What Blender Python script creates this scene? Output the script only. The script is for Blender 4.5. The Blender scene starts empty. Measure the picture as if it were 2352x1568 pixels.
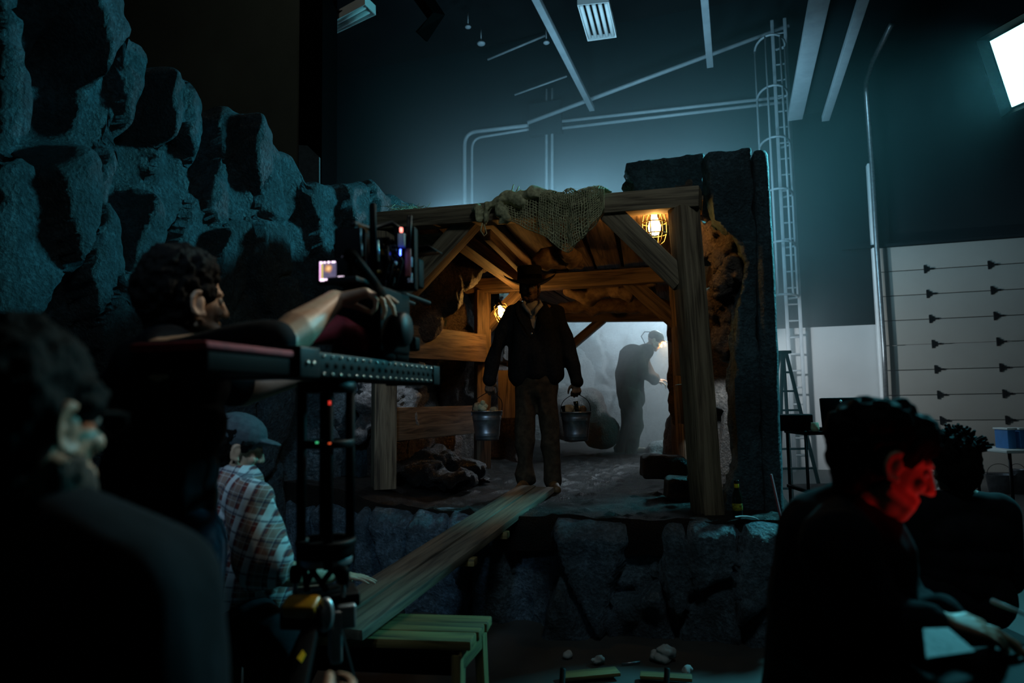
import bpy, bmesh, math, random
import numpy as np
from mathutils import Vector, Matrix, Euler
random.seed(7); np.random.seed(7)
SC = bpy.context.scene; COL = SC.collection
PI = math.pi
# ---------------------------------------------------------------- camera
F = 1600.0; CAM = Vector((0, 0, 1.4)); PITCH = math.radians(4.8); ROLL = math.radians(1.0)
FW = Vector((0, math.cos(PITCH), math.sin(PITCH)))
_r0 = Vector((1, 0, 0)); _u0 = Vector((0, -math.sin(PITCH), math.cos(PITCH)))
RT = _r0*math.cos(ROLL) - _u0*math.sin(ROLL); UP = _u0*math.cos(ROLL) + _r0*math.sin(ROLL)
cd = bpy.data.cameras.new('camera'); cam = bpy.data.objects.new('camera', cd); COL.objects.link(cam)
cd.sensor_width = 36; cd.lens = F*36/2352; cd.clip_start = .05; cd.clip_end = 200
cam.matrix_world = Matrix(((RT.x, UP.x, -FW.x, CAM.x), (RT.y, UP.y, -FW.y, CAM.y), (RT.z, UP.z, -FW.z, CAM.z), (0, 0, 0, 1)))
cd.dof.use_dof = True; cd.dof.focus_distance = 5.5; cd.dof.aperture_fstop = 2.0
SC.camera = cam
SC.view_settings.view_transform = 'Standard'; SC.view_settings.look = 'None'
SC.view_settings.gamma = 1; SC.view_settings.exposure = 0; SC.view_settings.use_curve_mapping = False
cy = SC.cycles
cy.max_bounces = 5; cy.diffuse_bounces = 3; cy.glossy_bounces = 2; cy.transmission_bounces = 3; cy.volume_bounces = 0
cy.transparent_max_bounces = 6; cy.sample_clamp_indirect = 2; cy.sample_clamp_direct = 0
cy.caustics_reflective = False; cy.caustics_refractive = False; cy.use_denoising = True
w = bpy.data.worlds.new('night'); SC.world = w; w.use_nodes = True
w.node_tree.nodes['Background'].inputs[0].default_value = (.25, .7, 1, 1)
w.node_tree.nodes['Background'].inputs[1].default_value = .0012

def ray(px, py): return FW + RT*((px-1176)/F) - UP*((py-784)/F)
def at(px, py, Y):
    d = ray(px, py); return CAM + d*(Y/d.y)
def at_z(px, py, z):
    d = ray(px, py); return CAM + d*((z-CAM.z)/d.z)
R_ = Vector((.952, -.306, 0)).normalized(); H_ = Vector((.306, .952, 0)).normalized()
def hall(px, py, b):
    d = ray(px, py); return CAM + d*(b/d.dot(H_))
def HP(a, b, z): return R_*a + H_*b + Vector((0, 0, z))
def V(*a): return Vector(a)
def lerp(a, b, t): return a*(1-t) + b*t

# ---------------------------------------------------------------- lights
def light(name, kind, loc, energy, color, size=.1, target=None, spot=None, blend=.6, size_y=None, spread=None):
    l = bpy.data.lights.new(name, kind); o = bpy.data.objects.new(name, l); COL.objects.link(o)
    o.location = loc; l.energy = energy; l.color = color
    if kind == 'AREA':
        l.size = size
        if size_y: l.shape = 'RECTANGLE'; l.size_y = size_y
        if spread: l.spread = spread
    else: l.shadow_soft_size = size
    if spot: l.spot_size = math.radians(spot); l.spot_blend = blend
    if target is not None: o.rotation_euler = (Vector(target)-Vector(loc)).to_track_quat('-Z', 'Y').to_euler()
    return o
SB = at(2409, 117, 6.6)                                   # the big soft box, upper right
SBT = V(-2.2, 4.6, 2.2)
light('soft_box_light', 'AREA', SB + (SBT-SB).normalized()*.09, 230, (.13, .78, .95), .95, SBT, size_y=.7, spread=math.radians(125))
light('left_wall_fill_light', 'AREA', HP(-4.2, 4.6, 8.3), 5, (.95, 1, .85), .6, HP(-4.6, 7.6, 5.2))  # unseen fill, added to lift the dim left wall
light('ledge_spill_light', 'SPOT', V(-.9, .6, 3.0), 90, (.42, .72, 1), .2, V(-1.0, 5, .35), spot=42)
for _px, _e in ((1040, 62), (1300, 150), (1560, 170)):
    _p = at(_px, 520, 9.7); light('far_hall_light', 'AREA', _p, _e, (.36, .75, 1), .6, _p + H_*3 + V(0, 0, .9))
light('front_soft_light', 'AREA', V(.9, 1.3, 4.9), 8, (.72, .9, .92), .8, V(.5, 4.7, 1.9), spread=math.radians(120))
light('far_floor_light', 'SPOT', at(1755, 800, 11.2), 190, (.82, .93, 1), .06, hall(2130, 860, 14.3), spot=110)
light('chamber_light', 'AREA', V(2.9, 10.2, 3.3), 420, (.66, .86, 1), .5, V(1.9, 9.4, .8))
light('left_gap_light', 'SPOT', at(872, 760, 5.55), 9, (.7, .85, 1), .03, at(868, 950, 5.75), spot=80)
light('crew_light', 'SPOT', V(1.3, 3.3, 3.5), 170, (1, .93, .74), .12, V(-.55, 1.85, 1.6), spot=34)
light('right_gap_light', 'SPOT', at(1664, 830, 5.05), 26, (.6, .85, 1), .03, at(1672, 1010, 5.6), spot=60)
light('red_light', 'SPOT', at(2420, 1330, 1.35), .85, (1, .02, .02), .03, at(2060, 1110, 1.5), spot=50)
light('cage_light', 'POINT', at(1503, 517, 4.72), 30, (1, .34, .02), .03)
light('bulb_light', 'POINT', at(1150, 717, 6.45), 28, (1, .34, .02), .03)
light('head_light', 'SPOT', at(1526, 787, 9.05), 15, (1, .62, .25), .02, at(1560, 900, 9.6), spot=120)

# ---------------------------------------------------------------- noise in numpy
def _hash(i, j, k, s):
    n = (i.astype(np.int64)*73856093) ^ (j.astype(np.int64)*19349663) ^ (k.astype(np.int64)*83492791) ^ (s*2654435761 & 0xffffffff)
    n = (n ^ (n >> 13)) & 0xffffffff
    n = (n*1274126177) & 0xffffffff
    n = n ^ (n >> 16)
    return (n & 0xffff)/32767.5 - 1
def noise(P, s=0):
    i = np.floor(P); f = P-i; f = f*f*(3-2*f); x, y, z = i[:, 0], i[:, 1], i[:, 2]; r = 0
    for dx in (0, 1):
        for dy in (0, 1):
            for dz in (0, 1):
                wt = (f[:, 0] if dx else 1-f[:, 0])*(f[:, 1] if dy else 1-f[:, 1])*(f[:, 2] if dz else 1-f[:, 2])
                r = r + wt*_hash(x+dx, y+dy, z+dz, s)
    return r
def fbm(P, freq, octv=4, s=0, gain=.5):
    r = 0; a = 1
    for o in range(octv):
        r = r + a*noise(P*freq*(2.03**o), s+o*17); a *= gain
    return r

# ---------------------------------------------------------------- object helpers
def tag(o, label=None, cat=None, group=None, kind=None):
    if label: o['label'] = label
    if cat: o['category'] = cat
    if group: o['group'] = group
    if kind: o['kind'] = kind
    return o
def thing(name, label, cat, loc=(0, 0, 0), group=None):
    o = bpy.data.objects.new(name, None); COL.objects.link(o); o.location = loc; o.empty_display_size = .1
    return tag(o, label, cat, group)
def link(name, me, m, parent=None, M=None):
    o = bpy.data.objects.new(name, me); COL.objects.link(o)
    if m is not None:
        if isinstance(m, (list, tuple)):
            for q in m: me.materials.append(q)
        elif not me.materials: me.materials.append(m)
    if M is not None: o.matrix_basis = M
    if parent is not None:
        o.parent = parent
        W = parent.matrix_basis.copy(); p = parent
        while p.parent is not None:
            p = p.parent; W = p.matrix_basis @ Matrix.Identity(4) if False else W
        o.matrix_parent_inverse = world_of(parent).inverted()
    return o
def world_of(o):
    if o.parent is None: return o.matrix_basis.copy()
    return world_of(o.parent) @ o.matrix_parent_inverse @ o.matrix_basis
def obj(name, bm, m, parent=None, smooth=True, M=None):
    me = bpy.data.meshes.new(name)
    bm.normal_update(); bm.to_mesh(me); bm.free()
    if smooth:
        me.polygons.foreach_set('use_smooth', [True]*len(me.polygons))
    return link(name, me, m, parent, M)
def sharp(o, ang=35):
    me = o.data; bm = bmesh.new(); bm.from_mesh(me)
    for e in bm.edges:
        if len(e.link_faces) == 2 and e.calc_face_angle(0) > math.radians(ang): e.smooth = False
    bm.to_mesh(me); bm.free(); return o
def box(bm, M, sx, sy, sz, bev=0):
    r = bmesh.ops.create_cube(bm, size=1)
    vs = r['verts']
    for v in vs: v.co = Vector((v.co.x*sx, v.co.y*sy, v.co.z*sz))
    if bev:
        es = list({e for v in vs for e in v.link_edges})
        g = bmesh.ops.bevel(bm, geom=es, offset=bev, segments=2, affect='EDGES', profile=.6)
        fs = set(g['faces']); allv = set(v for f in fs for v in f.verts) | {v for v in vs if v.is_valid}
        st = list(allv); seen = set(st)
        while st:
            v = st.pop()
            for e in v.link_edges:
                q = e.other_vert(v)
                if q not in seen: seen.add(q); st.append(q)
        vs = list(seen)
    for v in vs: v.co = M @ v.co
    return vs
def frame(p, x, up=(0, 0, 1)):
    x = Vector(x).normalized(); up = Vector(up)
    y = up.cross(x)
    if y.length < 1e-4: y = Vector((0, 1, 0)).cross(x)
    y.normalize(); z = x.cross(y)
    return Matrix(((x.x, y.x, z.x, p[0]), (x.y, y.y, z.y, p[1]), (x.z, y.z, z.z, p[2]), (0, 0, 0, 1)))
T = Matrix.Translation
def bx(bm, p, x, sx, sy, sz, up=(0, 0, 1), bev=0): return box(bm, frame(p, x, up), sx, sy, sz, bev)
def beam(name, p0, p1, wd, ht, m, parent=None, up=(0, 0, 1), bev=.008, warp=.004):
    """square timber from p0 to p1; wd across, ht along up; local X is the grain"""
    p0 = Vector(p0); p1 = Vector(p1); L = (p1-p0).length
    bm = bmesh.new(); box(bm, Matrix.Identity(4), L, wd, ht, bev)
    n = max(1, int(L/.25))
    for k in range(1, n):
        x = -L/2 + L*k/n
        bmesh.ops.bisect_plane(bm, geom=bm.verts[:]+bm.edges[:]+bm.faces[:], plane_co=(x, 0, 0), plane_no=(1, 0, 0))
    if warp:
        s = random.random()*50
        P = np.array([v.co[:] for v in bm.verts]); q = P.copy(); q[:, 0] = q[:, 0]*2+s
        d1 = noise(q*1.0, 3)*warp; d2 = noise(q, 9)*warp
        for i, v in enumerate(bm.verts): v.co.y += d1[i]; v.co.z += d2[i]
    o = obj(name, bm, m, parent, True, frame((p0+p1)/2, p1-p0, up)); return sharp(o)
def tube(bm, pts, r, seg=8, cap=True, closed=False):
    pts = [Vector(p) for p in pts]; n = len(pts)
    rs = r if isinstance(r, (list, tuple)) else [r]*n
    rings = []; prev = None
    for i, p in enumerate(pts):
        a = pts[(i-1) % n] if (i or closed) else p; b = pts[(i+1) % n] if (i < n-1 or closed) else p
        t = (b-a).normalized()
        if prev is None:
            u = t.cross(Vector((0, 0, 1)))
            if u.length < .05: u = t.cross(Vector((0, 1, 0)))
        else: u = prev - t*prev.dot(t)
        u.normalize(); prev = u; v = t.cross(u)
        rings.append([bm.verts.new(p + u*(math.cos(2*PI*k/seg)*rs[i]) + v*(math.sin(2*PI*k/seg)*rs[i])) for k in range(seg)])
    for i in range(n if closed else n-1):
        A, B = rings[i], rings[(i+1) % n]
        for k in range(seg): bm.faces.new((A[k], A[(k+1) % seg], B[(k+1) % seg], B[k]))
    if cap and not closed:
        bm.faces.new(rings[0][::-1]); bm.faces.new(rings[-1])
def lathe(bm, prof, M=Matrix.Identity(4), seg=32, close=False):
    rings = []
    for r, z in prof:
        rings.append([bm.verts.new(M @ Vector((math.cos(2*PI*k/seg)*r, math.sin(2*PI*k/seg)*r, z))) for k in range(seg)])
    for A, B in zip(rings, rings[1:]):
        for k in range(seg): bm.faces.new((A[k], A[(k+1) % seg], B[(k+1) % seg], B[k]))
    if close: bm.faces.new(rings[0][::-1]); bm.faces.new(rings[-1])
def arc_pts(c, a, b, n=12, t0=0, t1=PI): return [Vector(c) + Vector(a)*math.cos(t0+(t1-t0)*k/n) + Vector(b)*math.sin(t0+(t1-t0)*k/n) for k in range(n+1)]
# solid blobs merged by a voxel remesh
def cap(bm, p0, p1, r0, r1=None, seg=14):
    r1 = r0 if r1 is None else r1; p0 = Vector(p0); p1 = Vector(p1)
    ell(bm, p0, (r0,)*3); ell(bm, p1, (r1,)*3)
    if (p1-p0).length > 1e-5: tube(bm, [p0, p1], [r0, r1], seg)
def chain(bm, pts, rs):
    for i in range(len(pts)-1): cap(bm, pts[i], pts[i+1], rs[i], rs[i+1])
def ell(bm, c, r, M=None):
    g = bmesh.ops.create_uvsphere(bm, u_segments=14, v_segments=9, radius=1)
    for v in g['verts']:
        q = Vector((v.co.x*r[0], v.co.y*r[1], v.co.z*r[2]))
        v.co = (Vector(c)+q) if M is None else M @ (Vector(c)+q)
def remesh(bm, vox, smooth=3, fac=.5):
    me = bpy.data.meshes.new('tmp'); bm.to_mesh(me); bm.free()
    o = bpy.data.objects.new('tmp', me); COL.objects.link(o)
    m = o.modifiers.new('r', 'REMESH'); m.mode = 'VOXEL'; m.voxel_size = vox
    if smooth: s = o.modifiers.new('s', 'SMOOTH'); s.factor = fac; s.iterations = smooth
    dg = bpy.context.evaluated_depsgraph_get()
    out = bpy.data.meshes.new_from_object(o.evaluated_get(dg))
    bpy.data.objects.remove(o); bpy.data.meshes.remove(me)
    out.polygons.foreach_set('use_smooth', [True]*len(out.polygons))
    return out
def getco(me):
    a = np.empty(len(me.vertices)*3); me.vertices.foreach_get('co', a); return a.reshape(-1, 3)
def getno(me):
    a = np.empty(len(me.vertices)*3); me.vertices.foreach_get('normal', a); return a.reshape(-1, 3)
def setco(me, P): me.vertices.foreach_set('co', P.ravel()); me.update()
def rough(me, amp, freq, octv=4, s=0, stretch=(1, 1, 1)):
    P = getco(me); N = getno(me)
    setco(me, P + N*(fbm(P*np.array(stretch), freq, octv, s)*amp)[:, None]); return me
def folds(me, amp, freq, s=0):
    """cloth folds: ridged noise pushed along the normals"""
    P = getco(me); N = getno(me)
    Q = P*np.array((1, 1, .55)); wv = np.stack([noise(Q*3, 5+s), noise(Q*3, 6+s), noise(Q*3, 7+s)], 1)*.12
    d = 1-np.abs(noise((Q+wv)*freq, s))*2
    setco(me, P + N*((d-.3)*amp)[:, None]); return me

# ---------------------------------------------------------------- materials
def nt(name):
    m = bpy.data.materials.new(name); m.use_nodes = True; t = m.node_tree
    return m, t, t.nodes['Principled BSDF']
def N(t, kind, **kw):
    n = t.nodes.new(kind)
    for k, v in kw.items():
        if k.startswith('i_'): n.inputs[k[2:].replace('_', ' ')].default_value = v
        else: setattr(n, k, v)
    return n
def coords(t, scale=(1, 1, 1), rnd=True):
    tc = N(t, 'ShaderNodeTexCoord'); mp = N(t, 'ShaderNodeMapping'); mp.inputs['Scale'].default_value = scale
    t.links.new(tc.outputs['Object'], mp.inputs['Vector'])
    if rnd:
        oi = N(t, 'ShaderNodeObjectInfo'); mu = N(t, 'ShaderNodeMath', operation='MULTIPLY'); mu.inputs[1].default_value = 37
        t.links.new(oi.outputs['Random'], mu.inputs[0]); cb = N(t, 'ShaderNodeCombineXYZ')
        for k in range(3): t.links.new(mu.outputs[0], cb.inputs[k])
        t.links.new(cb.outputs[0], mp.inputs['Location'])
    return mp.outputs[0]
def ramp(t, fac, stops):
    r = N(t, 'ShaderNodeValToRGB'); e = r.color_ramp.elements
    while len(e) < len(stops): e.new(.5)
    for i, (p, c) in enumerate(stops): e[i].position = p; e[i].color = (*c, 1)
    t.links.new(fac, r.inputs[0]); return r.outputs[0]
def surf(name, c1, c2=None, rough_=.7, metal=0, scale=8, stretch=(1, 1, 1), bump=.2, bdist=.01, spec=.5, detail=5, rough2=None, emit=None, estr=0):
    m, t, b = nt(name)
    c2 = c2 or tuple(x*.7 for x in c1)
    co = coords(t, stretch)
    n = N(t, 'ShaderNodeTexNoise', i_Scale=scale, i_Detail=detail); n.inputs['Roughness'].default_value = .6
    t.links.new(co, n.inputs['Vector'])
    t.links.new(ramp(t, n.outputs['Fac'], [(.35, c2), (.65, c1)]), b.inputs['Base Color'])
    b.inputs['Metallic'].default_value = metal; b.inputs['Specular IOR Level'].default_value = spec
    if rough2 is not None:
        r = N(t, 'ShaderNodeMapRange'); r.inputs[3].default_value = rough_; r.inputs[4].default_value = rough2
        t.links.new(n.outputs['Fac'], r.inputs[0]); t.links.new(r.outputs[0], b.inputs['Roughness'])
    else: b.inputs['Roughness'].default_value = rough_
    if bump:
        bp = N(t, 'ShaderNodeBump', i_Strength=bump, i_Distance=bdist); t.links.new(n.outputs['Fac'], bp.inputs['Height']); t.links.new(bp.outputs[0], b.inputs['Normal'])
    if emit: b.inputs['Emission Color'].default_value = (*emit, 1); b.inputs['Emission Strength'].default_value = estr
    return m
def rockmat(name, c1, c2, scale=5, bump=.9, rg=.45, spec=.5, dist=.03):
    m, t, b = nt(name); co = coords(t, (1, 1, 1), False)
    n1 = N(t, 'ShaderNodeTexNoise', i_Scale=scale*.7, i_Detail=6); n1.inputs['Roughness'].default_value = .7
    n2 = N(t, 'ShaderNodeTexNoise', i_Scale=scale*9, i_Detail=6); n2.inputs['Roughness'].default_value = .75
    vo = N(t, 'ShaderNodeTexVoronoi', i_Scale=scale*14)
    for q in (n1, n2, vo): t.links.new(co, q.inputs['Vector'])
    a = N(t, 'ShaderNodeMath', operation='MULTIPLY_ADD'); a.inputs[1].default_value = .5
    t.links.new(n1.outputs['Fac'], a.inputs[0]); 
    h = N(t, 'ShaderNodeMath', operation='MULTIPLY'); h.inputs[1].default_value = .5
    t.links.new(n2.outputs['Fac'], h.inputs[0]); t.links.new(h.outputs[0], a.inputs[2])
    t.links.new(ramp(t, a.outputs[0], [(.38, c2), (.5, tuple((x+y)/2.6 for x, y in zip(c1, c2))), (.6, c1)]), b.inputs['Base Color'])
    s = N(t, 'ShaderNodeMath', operation='MULTIPLY_ADD'); s.inputs[1].default_value = .35
    t.links.new(vo.outputs['Distance'], s.inputs[0]); t.links.new(n2.outputs['Fac'], s.inputs[2])
    bp = N(t, 'ShaderNodeBump', i_Strength=bump, i_Distance=dist); t.links.new(s.outputs[0], bp.inputs['Height'])
    t.links.new(bp.outputs[0], b.inputs['Normal']); b.inputs['Specular IOR Level'].default_value = spec
    b.inputs['Roughness'].default_value = rg; return m
def woodmat(name, c1, c2, c3, rg=.7, sc=1.0):
    m, t, b = nt(name); co = coords(t, (.6*sc, 9*sc, 9*sc))
    n = N(t, 'ShaderNodeTexNoise', i_Scale=2.5, i_Detail=6); n.inputs['Distortion'].default_value = 1.2; t.links.new(co, n.inputs['Vector'])
    co2 = coords(t, (2, 60, 60)); n2 = N(t, 'ShaderNodeTexNoise', i_Scale=3, i_Detail=3); t.links.new(co2, n2.inputs['Vector'])
    a = N(t, 'ShaderNodeMath', operation='MULTIPLY_ADD'); a.inputs[1].default_value = .35
    t.links.new(n2.outputs['Fac'], a.inputs[0]); t.links.new(n.outputs['Fac'], a.inputs[2])
    t.links.new(ramp(t, a.outputs[0], [(.5, c3), (.63, c2), (.8, c1)]), b.inputs['Base Color'])
    bp = N(t, 'ShaderNodeBump', i_Strength=.5, i_Distance=.004); t.links.new(a.outputs[0], bp.inputs['Height'])
    t.links.new(bp.outputs[0], b.inputs['Normal']); b.inputs['Roughness'].default_value = rg; return m
def emis(name, c, s):
    m, t, b = nt(name); b.inputs['Base Color'].default_value = (*[min(1, x) for x in c], 1)
    b.inputs['Emission Color'].default_value = (*c, 1); b.inputs['Emission Strength'].default_value = s; return m
def netmat(name, c): return surf(name, c, tuple(x*.5 for x in c), .9, scale=40, bump=.5, bdist=.004)
M_ = dict(
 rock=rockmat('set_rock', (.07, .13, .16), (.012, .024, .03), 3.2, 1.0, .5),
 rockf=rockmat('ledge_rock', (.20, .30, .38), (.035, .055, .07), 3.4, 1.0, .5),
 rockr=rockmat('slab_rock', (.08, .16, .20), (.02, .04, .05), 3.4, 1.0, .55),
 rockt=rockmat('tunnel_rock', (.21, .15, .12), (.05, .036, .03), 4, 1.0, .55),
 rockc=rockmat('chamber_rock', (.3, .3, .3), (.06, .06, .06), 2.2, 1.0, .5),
 dirt=rockmat('dirt', (.03, .025, .02), (.005, .004, .004), 9, 1.0, .42, .45, .04),
 timber=woodmat('timber', (.30, .23, .15), (.17, .125, .08), (.07, .05, .033)),
 timberd=woodmat('old_timber', (.24, .16, .10), (.14, .09, .055), (.05, .032, .02)),
 plank=woodmat('plank_wood', (.19, .15, .10), (.12, .095, .065), (.06, .048, .034)),
 bench=woodmat('bench_wood', (.24, .16, .05), (.15, .10, .032), (.055, .038, .014)),
 burlap=netmat('burlap', (.58, .55, .33)), sack=surf('sacking', (.30, .20, .12), (.16, .10, .06), .9, scale=18, bump=.8, bdist=.01),
 black=surf('black_plastic', (.0018, .002, .0022), (.0012, .0013, .0014), .6, scale=20, bump=.05, spec=.03),
 blackm=surf('black_metal', (.003, .0034, .0038), (.002, .002, .0024), .5, metal=.0, spec=.12, scale=20, bump=.05),
 grey=surf('grey_metal', (.32, .34, .35), (.22, .23, .24), .38, metal=.7, scale=20, bump=.1),
 zinc=surf('galvanised', (.42, .43, .47), (.26, .27, .30), .3, metal=.9, scale=14, bump=.08, rough2=.45),
 white=surf('white_enamel', (.85, .87, .87), (.78, .8, .8), .5, scale=6, bump=.02),
 pipe=surf('pipe_paint', (.30, .33, .35), (.24, .27, .29), .5, scale=6, bump=.02),
 skin=surf('skin', (.52, .33, .22), (.44, .27, .18), .5, scale=30, bump=.12, bdist=.002, spec=.4),
 skind=surf('dirty_skin', (.26, .15, .095), (.12, .065, .04), .55, scale=22, bump=.2, bdist=.003, spec=.4),
 skinp=surf('pale_skin', (.42, .23, .15), (.36, .19, .12), .5, scale=30, bump=.12, bdist=.002, spec=.4),
 hair=surf('dark_hair', (.0035, .003, .0025), (.0015, .0012, .001), .75, spec=.1, scale=60, stretch=(1, 1, .2), bump=.9, bdist=.01),
 beard=surf('beard', (.05, .025, .012), (.02, .01, .005), .8, scale=90, bump=.9, bdist=.008),
 coat=surf('wool_coat', (.018, .018, .02), (.009, .009, .01), .95, scale=60, bump=.5, bdist=.003, spec=.1),
 felt=surf('felt', (.016, .015, .014), (.009, .008, .008), .95, scale=60, bump=.3, bdist=.002, spec=.1),
 shirtw=surf('linen', (.45, .43, .42), (.3, .28, .27), .9, scale=30, bump=.3, bdist=.003),
 trouser=surf('canvas_trousers', (.07, .05, .032), (.035, .025, .016), .95, scale=22, bump=.4, bdist=.004, spec=.1),
 boot=surf('boot_leather', (.16, .085, .03), (.05, .028, .012), .6, scale=22, bump=.4, bdist=.004),
 tee=surf('black_cotton', (.008, .011, .015), (.005, .007, .009), .95, scale=20, bump=.2, bdist=.003, spec=.15),
 teeg=surf('grey_cotton', (.10, .105, .11), (.07, .075, .08), .95, scale=20, bump=.2, bdist=.003, spec=.1),
 denim=surf('denim', (.035, .055, .085), (.02, .03, .05), .95, scale=50, bump=.3, bdist=.002, spec=.1),
 cap=surf('grey_cap_cloth', (.07, .09, .10), (.045, .06, .07), .9, scale=50, bump=.3, bdist=.002),
 wallp=surf('black_wall_paint', (.010, .016, .018), (.008, .013, .015), .95, scale=1.2, bump=.05, spec=.0),
 walll=surf('brown_wall_paint', (.135, .15, .125), (.10, .11, .092), .9, scale=.8, bump=.1),
 wallw=surf('white_wall_paint', (.55, .56, .56), (.5, .51, .51), .7, scale=1.2, bump=.05),
 door=surf('door_panel_paint', (.34, .325, .29), (.31, .295, .265), .6, scale=1, bump=.05),
 floorm=surf('concrete', (.06, .06, .057), (.04, .04, .038), .6, scale=2, bump=.15, rough2=.75),
 roof=surf('dark_ceiling', (.010, .012, .013), (.007, .008, .009), 1.0, spec=0, scale=1, bump=.1),
 bread=surf('ore_chunk', (.42, .33, .2), (.2, .13, .07), .8, scale=16, bump=.7, bdist=.01),
 breadl=surf('pale_ore', (.62, .58, .38), (.42, .38, .22), .8, scale=10, bump=.5, bdist=.01),
 red=surf('red_fabric_and_light', (.30, .02, .03), (.18, .012, .02), .8, scale=30, bump=.4, bdist=.003),  # red cloth; on the slider end it stands in for red light
 amber=surf('amber_plastic', (.30, .16, .01), (.22, .11, .006), .35, scale=20, bump=.05),
 yellow=surf('yellow_sticker', (.75, .6, .02), (.6, .45, .02), .5, scale=20, bump=.02),
 glassd=surf('dark_glass', (.01, .02, .012), (.006, .012, .008), .12, scale=10, bump=0),
 paper=surf('paper', (.42, .45, .45), (.35, .38, .38), .8, scale=8, bump=.1),
 blue=surf('blue_bin', (.05, .22, .55), (.04, .18, .45), .5, scale=8, bump=.05),
 pink=surf('pink_stick_paint', (.40, .12, .13), (.25, .07, .08), .7, scale=8, bump=.05),
)
# ================================================================ the hall
BW = 14.35
def quad(name, pts, m, parent=None, thick=0):
    bm = bmesh.new(); bm.faces.new([bm.verts.new(p) for p in pts])
    o = obj(name, bm, m, parent, False)
    if thick: s = o.modifiers.new('s', 'SOLIDIFY'); s.thickness = thick; s.offset = -1
    return o
def hbox(name, a0, a1, b0, b1, z0, z1, m, parent=None, bev=0, kind=None):
    bm = bmesh.new()
    M = Matrix(((R_.x, H_.x, 0, 0), (R_.y, H_.y, 0, 0), (0, 0, 1, 0), (0, 0, 0, 1))) @ T(((a0+a1)/2, (b0+b1)/2, (z0+z1)/2))
    box(bm, Matrix.Identity(4), abs(a1-a0), abs(b1-b0), abs(z1-z0), bev)
    return tag(obj(name, bm, m, parent, bool(bev), M), kind=kind)
hbox('floor', -12, 12, -3, BW+.2, -.1, 0, M_['floorm'], kind='structure')
hbox('ceiling', -12, 12, 1, BW+.2, 9.4, 9.6, M_['roof'], kind='structure')
wz = hall(1900, 750, BW).z
hbox('wall_back', -12, 12, BW, BW+.2, wz, 9.5, M_['wallp'], kind='structure')
hbox('wall_back_low', -12, 12, BW-.003, BW+.2, 0, wz, M_['wallw'], kind='structure')
# dark wall and column on the left, in front of the haze
LB = 7.6
pc0, pc1 = hall(697, 200, LB), hall(750, 200, LB)
ac0, ac1 = pc0.dot(R_), pc1.dot(R_)
hbox('wall_left', -12, ac0, LB, LB+.15, 0, 9.4, M_['walll'], kind='structure')
hbox('trim_1', ac0, ac1, LB-.1, LB+.25, 0, 9.4, M_['black'], kind='structure')
# sectional garage door
d0, d1 = hall(2022, 700, BW-.12), hall(2600, 700, BW-.12)
a0, a1 = d0.dot(R_), d1.dot(R_); zt = hall(2022, 570, BW-.12).z
door = thing('door_1', None, None, HP((a0+a1)/2, BW-.1, 0)); door['kind'] = 'structure'
nP = 9; ph = zt/nP
for k in range(nP):
    hbox('door_panel', a0, a1, BW-.16, BW-.1, k*ph+.006, (k+1)*ph-.006, M_['door'], door, .006)
    for q, px in enumerate((2128, 2276, 2424)):
        if k == 0: continue
        a = hall(px + (k-8)*-2.2, 640, BW-.16).dot(R_)
        bm = bmesh.new()
        M = Matrix(((R_.x, H_.x, 0, 0), (R_.y, H_.y, 0, 0), (0, 0, 1, 0), (0, 0, 0, 1)))
        for (da, dz, sa, sz) in ((0, 0, .07, .09), (.06, 0, .12, .03), (-.02, 0, .03, .15)):
            box(bm, M @ T((a+da, BW-.175, k*ph+dz)), sa, .03, sz, .004)
        obj('hinge', bm, M_['blackm'], door)
hbox('trim_2', a0-.09, a0-.02, BW-.22, BW-.05, 0, zt+1.6, M_['white'], kind='structure', bev=.01)
hbox('trim_3', a0-.6, a1, BW-.25, BW-.16, zt, zt+.05, M_['wallp'], kind='structure')
# track tube rising beside the door and curving overhead
bm = bmesh.new(); B = BW-.35
tube(bm, [hall(2036, 925, B), hall(2030, 800, B), hall(2014, 570, B), hall(2003, 380, B), hall(1990, 215, B), hall(1990, 190, B-.2), hall(2005, 140, B-.8), hall(2048, 55, B-2)], .045, 8)
tag(obj('track_pipe', bm, M_['grey']), 'tall pale pipe rising beside the white door and bending at the top', 'pipe')
# paired conduits
def pipe_run(name, pts, r, label, b=BW-.1, group=None):
    bm = bmesh.new(); tube(bm, pts, r, 8); return tag(obj(name, bm, M_['pipe']), label, 'pipe', group)
def bend(pts, r=.35, n=6):
    out = [pts[0]]
    for i in range(1, len(pts)-1):
        p = pts[i]; a = (pts[i-1]-p).normalized(); b = (pts[i+1]-p).normalized()
        A = p+a*r; Bq = p+b*r
        out += [A*(1-t)**2 + p*2*t*(1-t) + Bq*t*t for t in [k/n for k in range(n+1)]]
    return out + [pts[-1]]
b = BW-.12
pipe_run('conduit', bend([hall(1067, 560, b), hall(1067, 305, b), hall(1240, 285, b)], .3), .045, 'thick hazy conduit bending over at the left end of the run')
pipe_run('conduit', bend([hall(1084, 560, b), hall(1084, 318, b), hall(1240, 293, b)], .25), .03, 'thin inner conduit bending over at the left end of the run')
pipe_run('conduit', [hall(1285, 279, b), hall(1812, 221, b)], .035, 'upper of the two bright level conduits on the hazy back wall')
pipe_run('conduit', [hall(1285, 295, b), hall(1812, 233, b)], .035, 'lower of the two bright level conduits on the hazy back wall')
pipe_run('conduit', [hall(1255, 560, b), hall(1255, 205, b)], .033, 'left of the two upright conduits through the wall box')
pipe_run('conduit', [hall(1268, 560, b), hall(1268, 203, b)], .033, 'right of the two upright conduits through the wall box')
c = hall(1254, 275, b)
hbox('junction_box', c.dot(R_)-.36, c.dot(R_)+.36, BW-.24, BW-.02, c.z-.34, c.z+.36, M_['wallp'], bev=.02)
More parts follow.
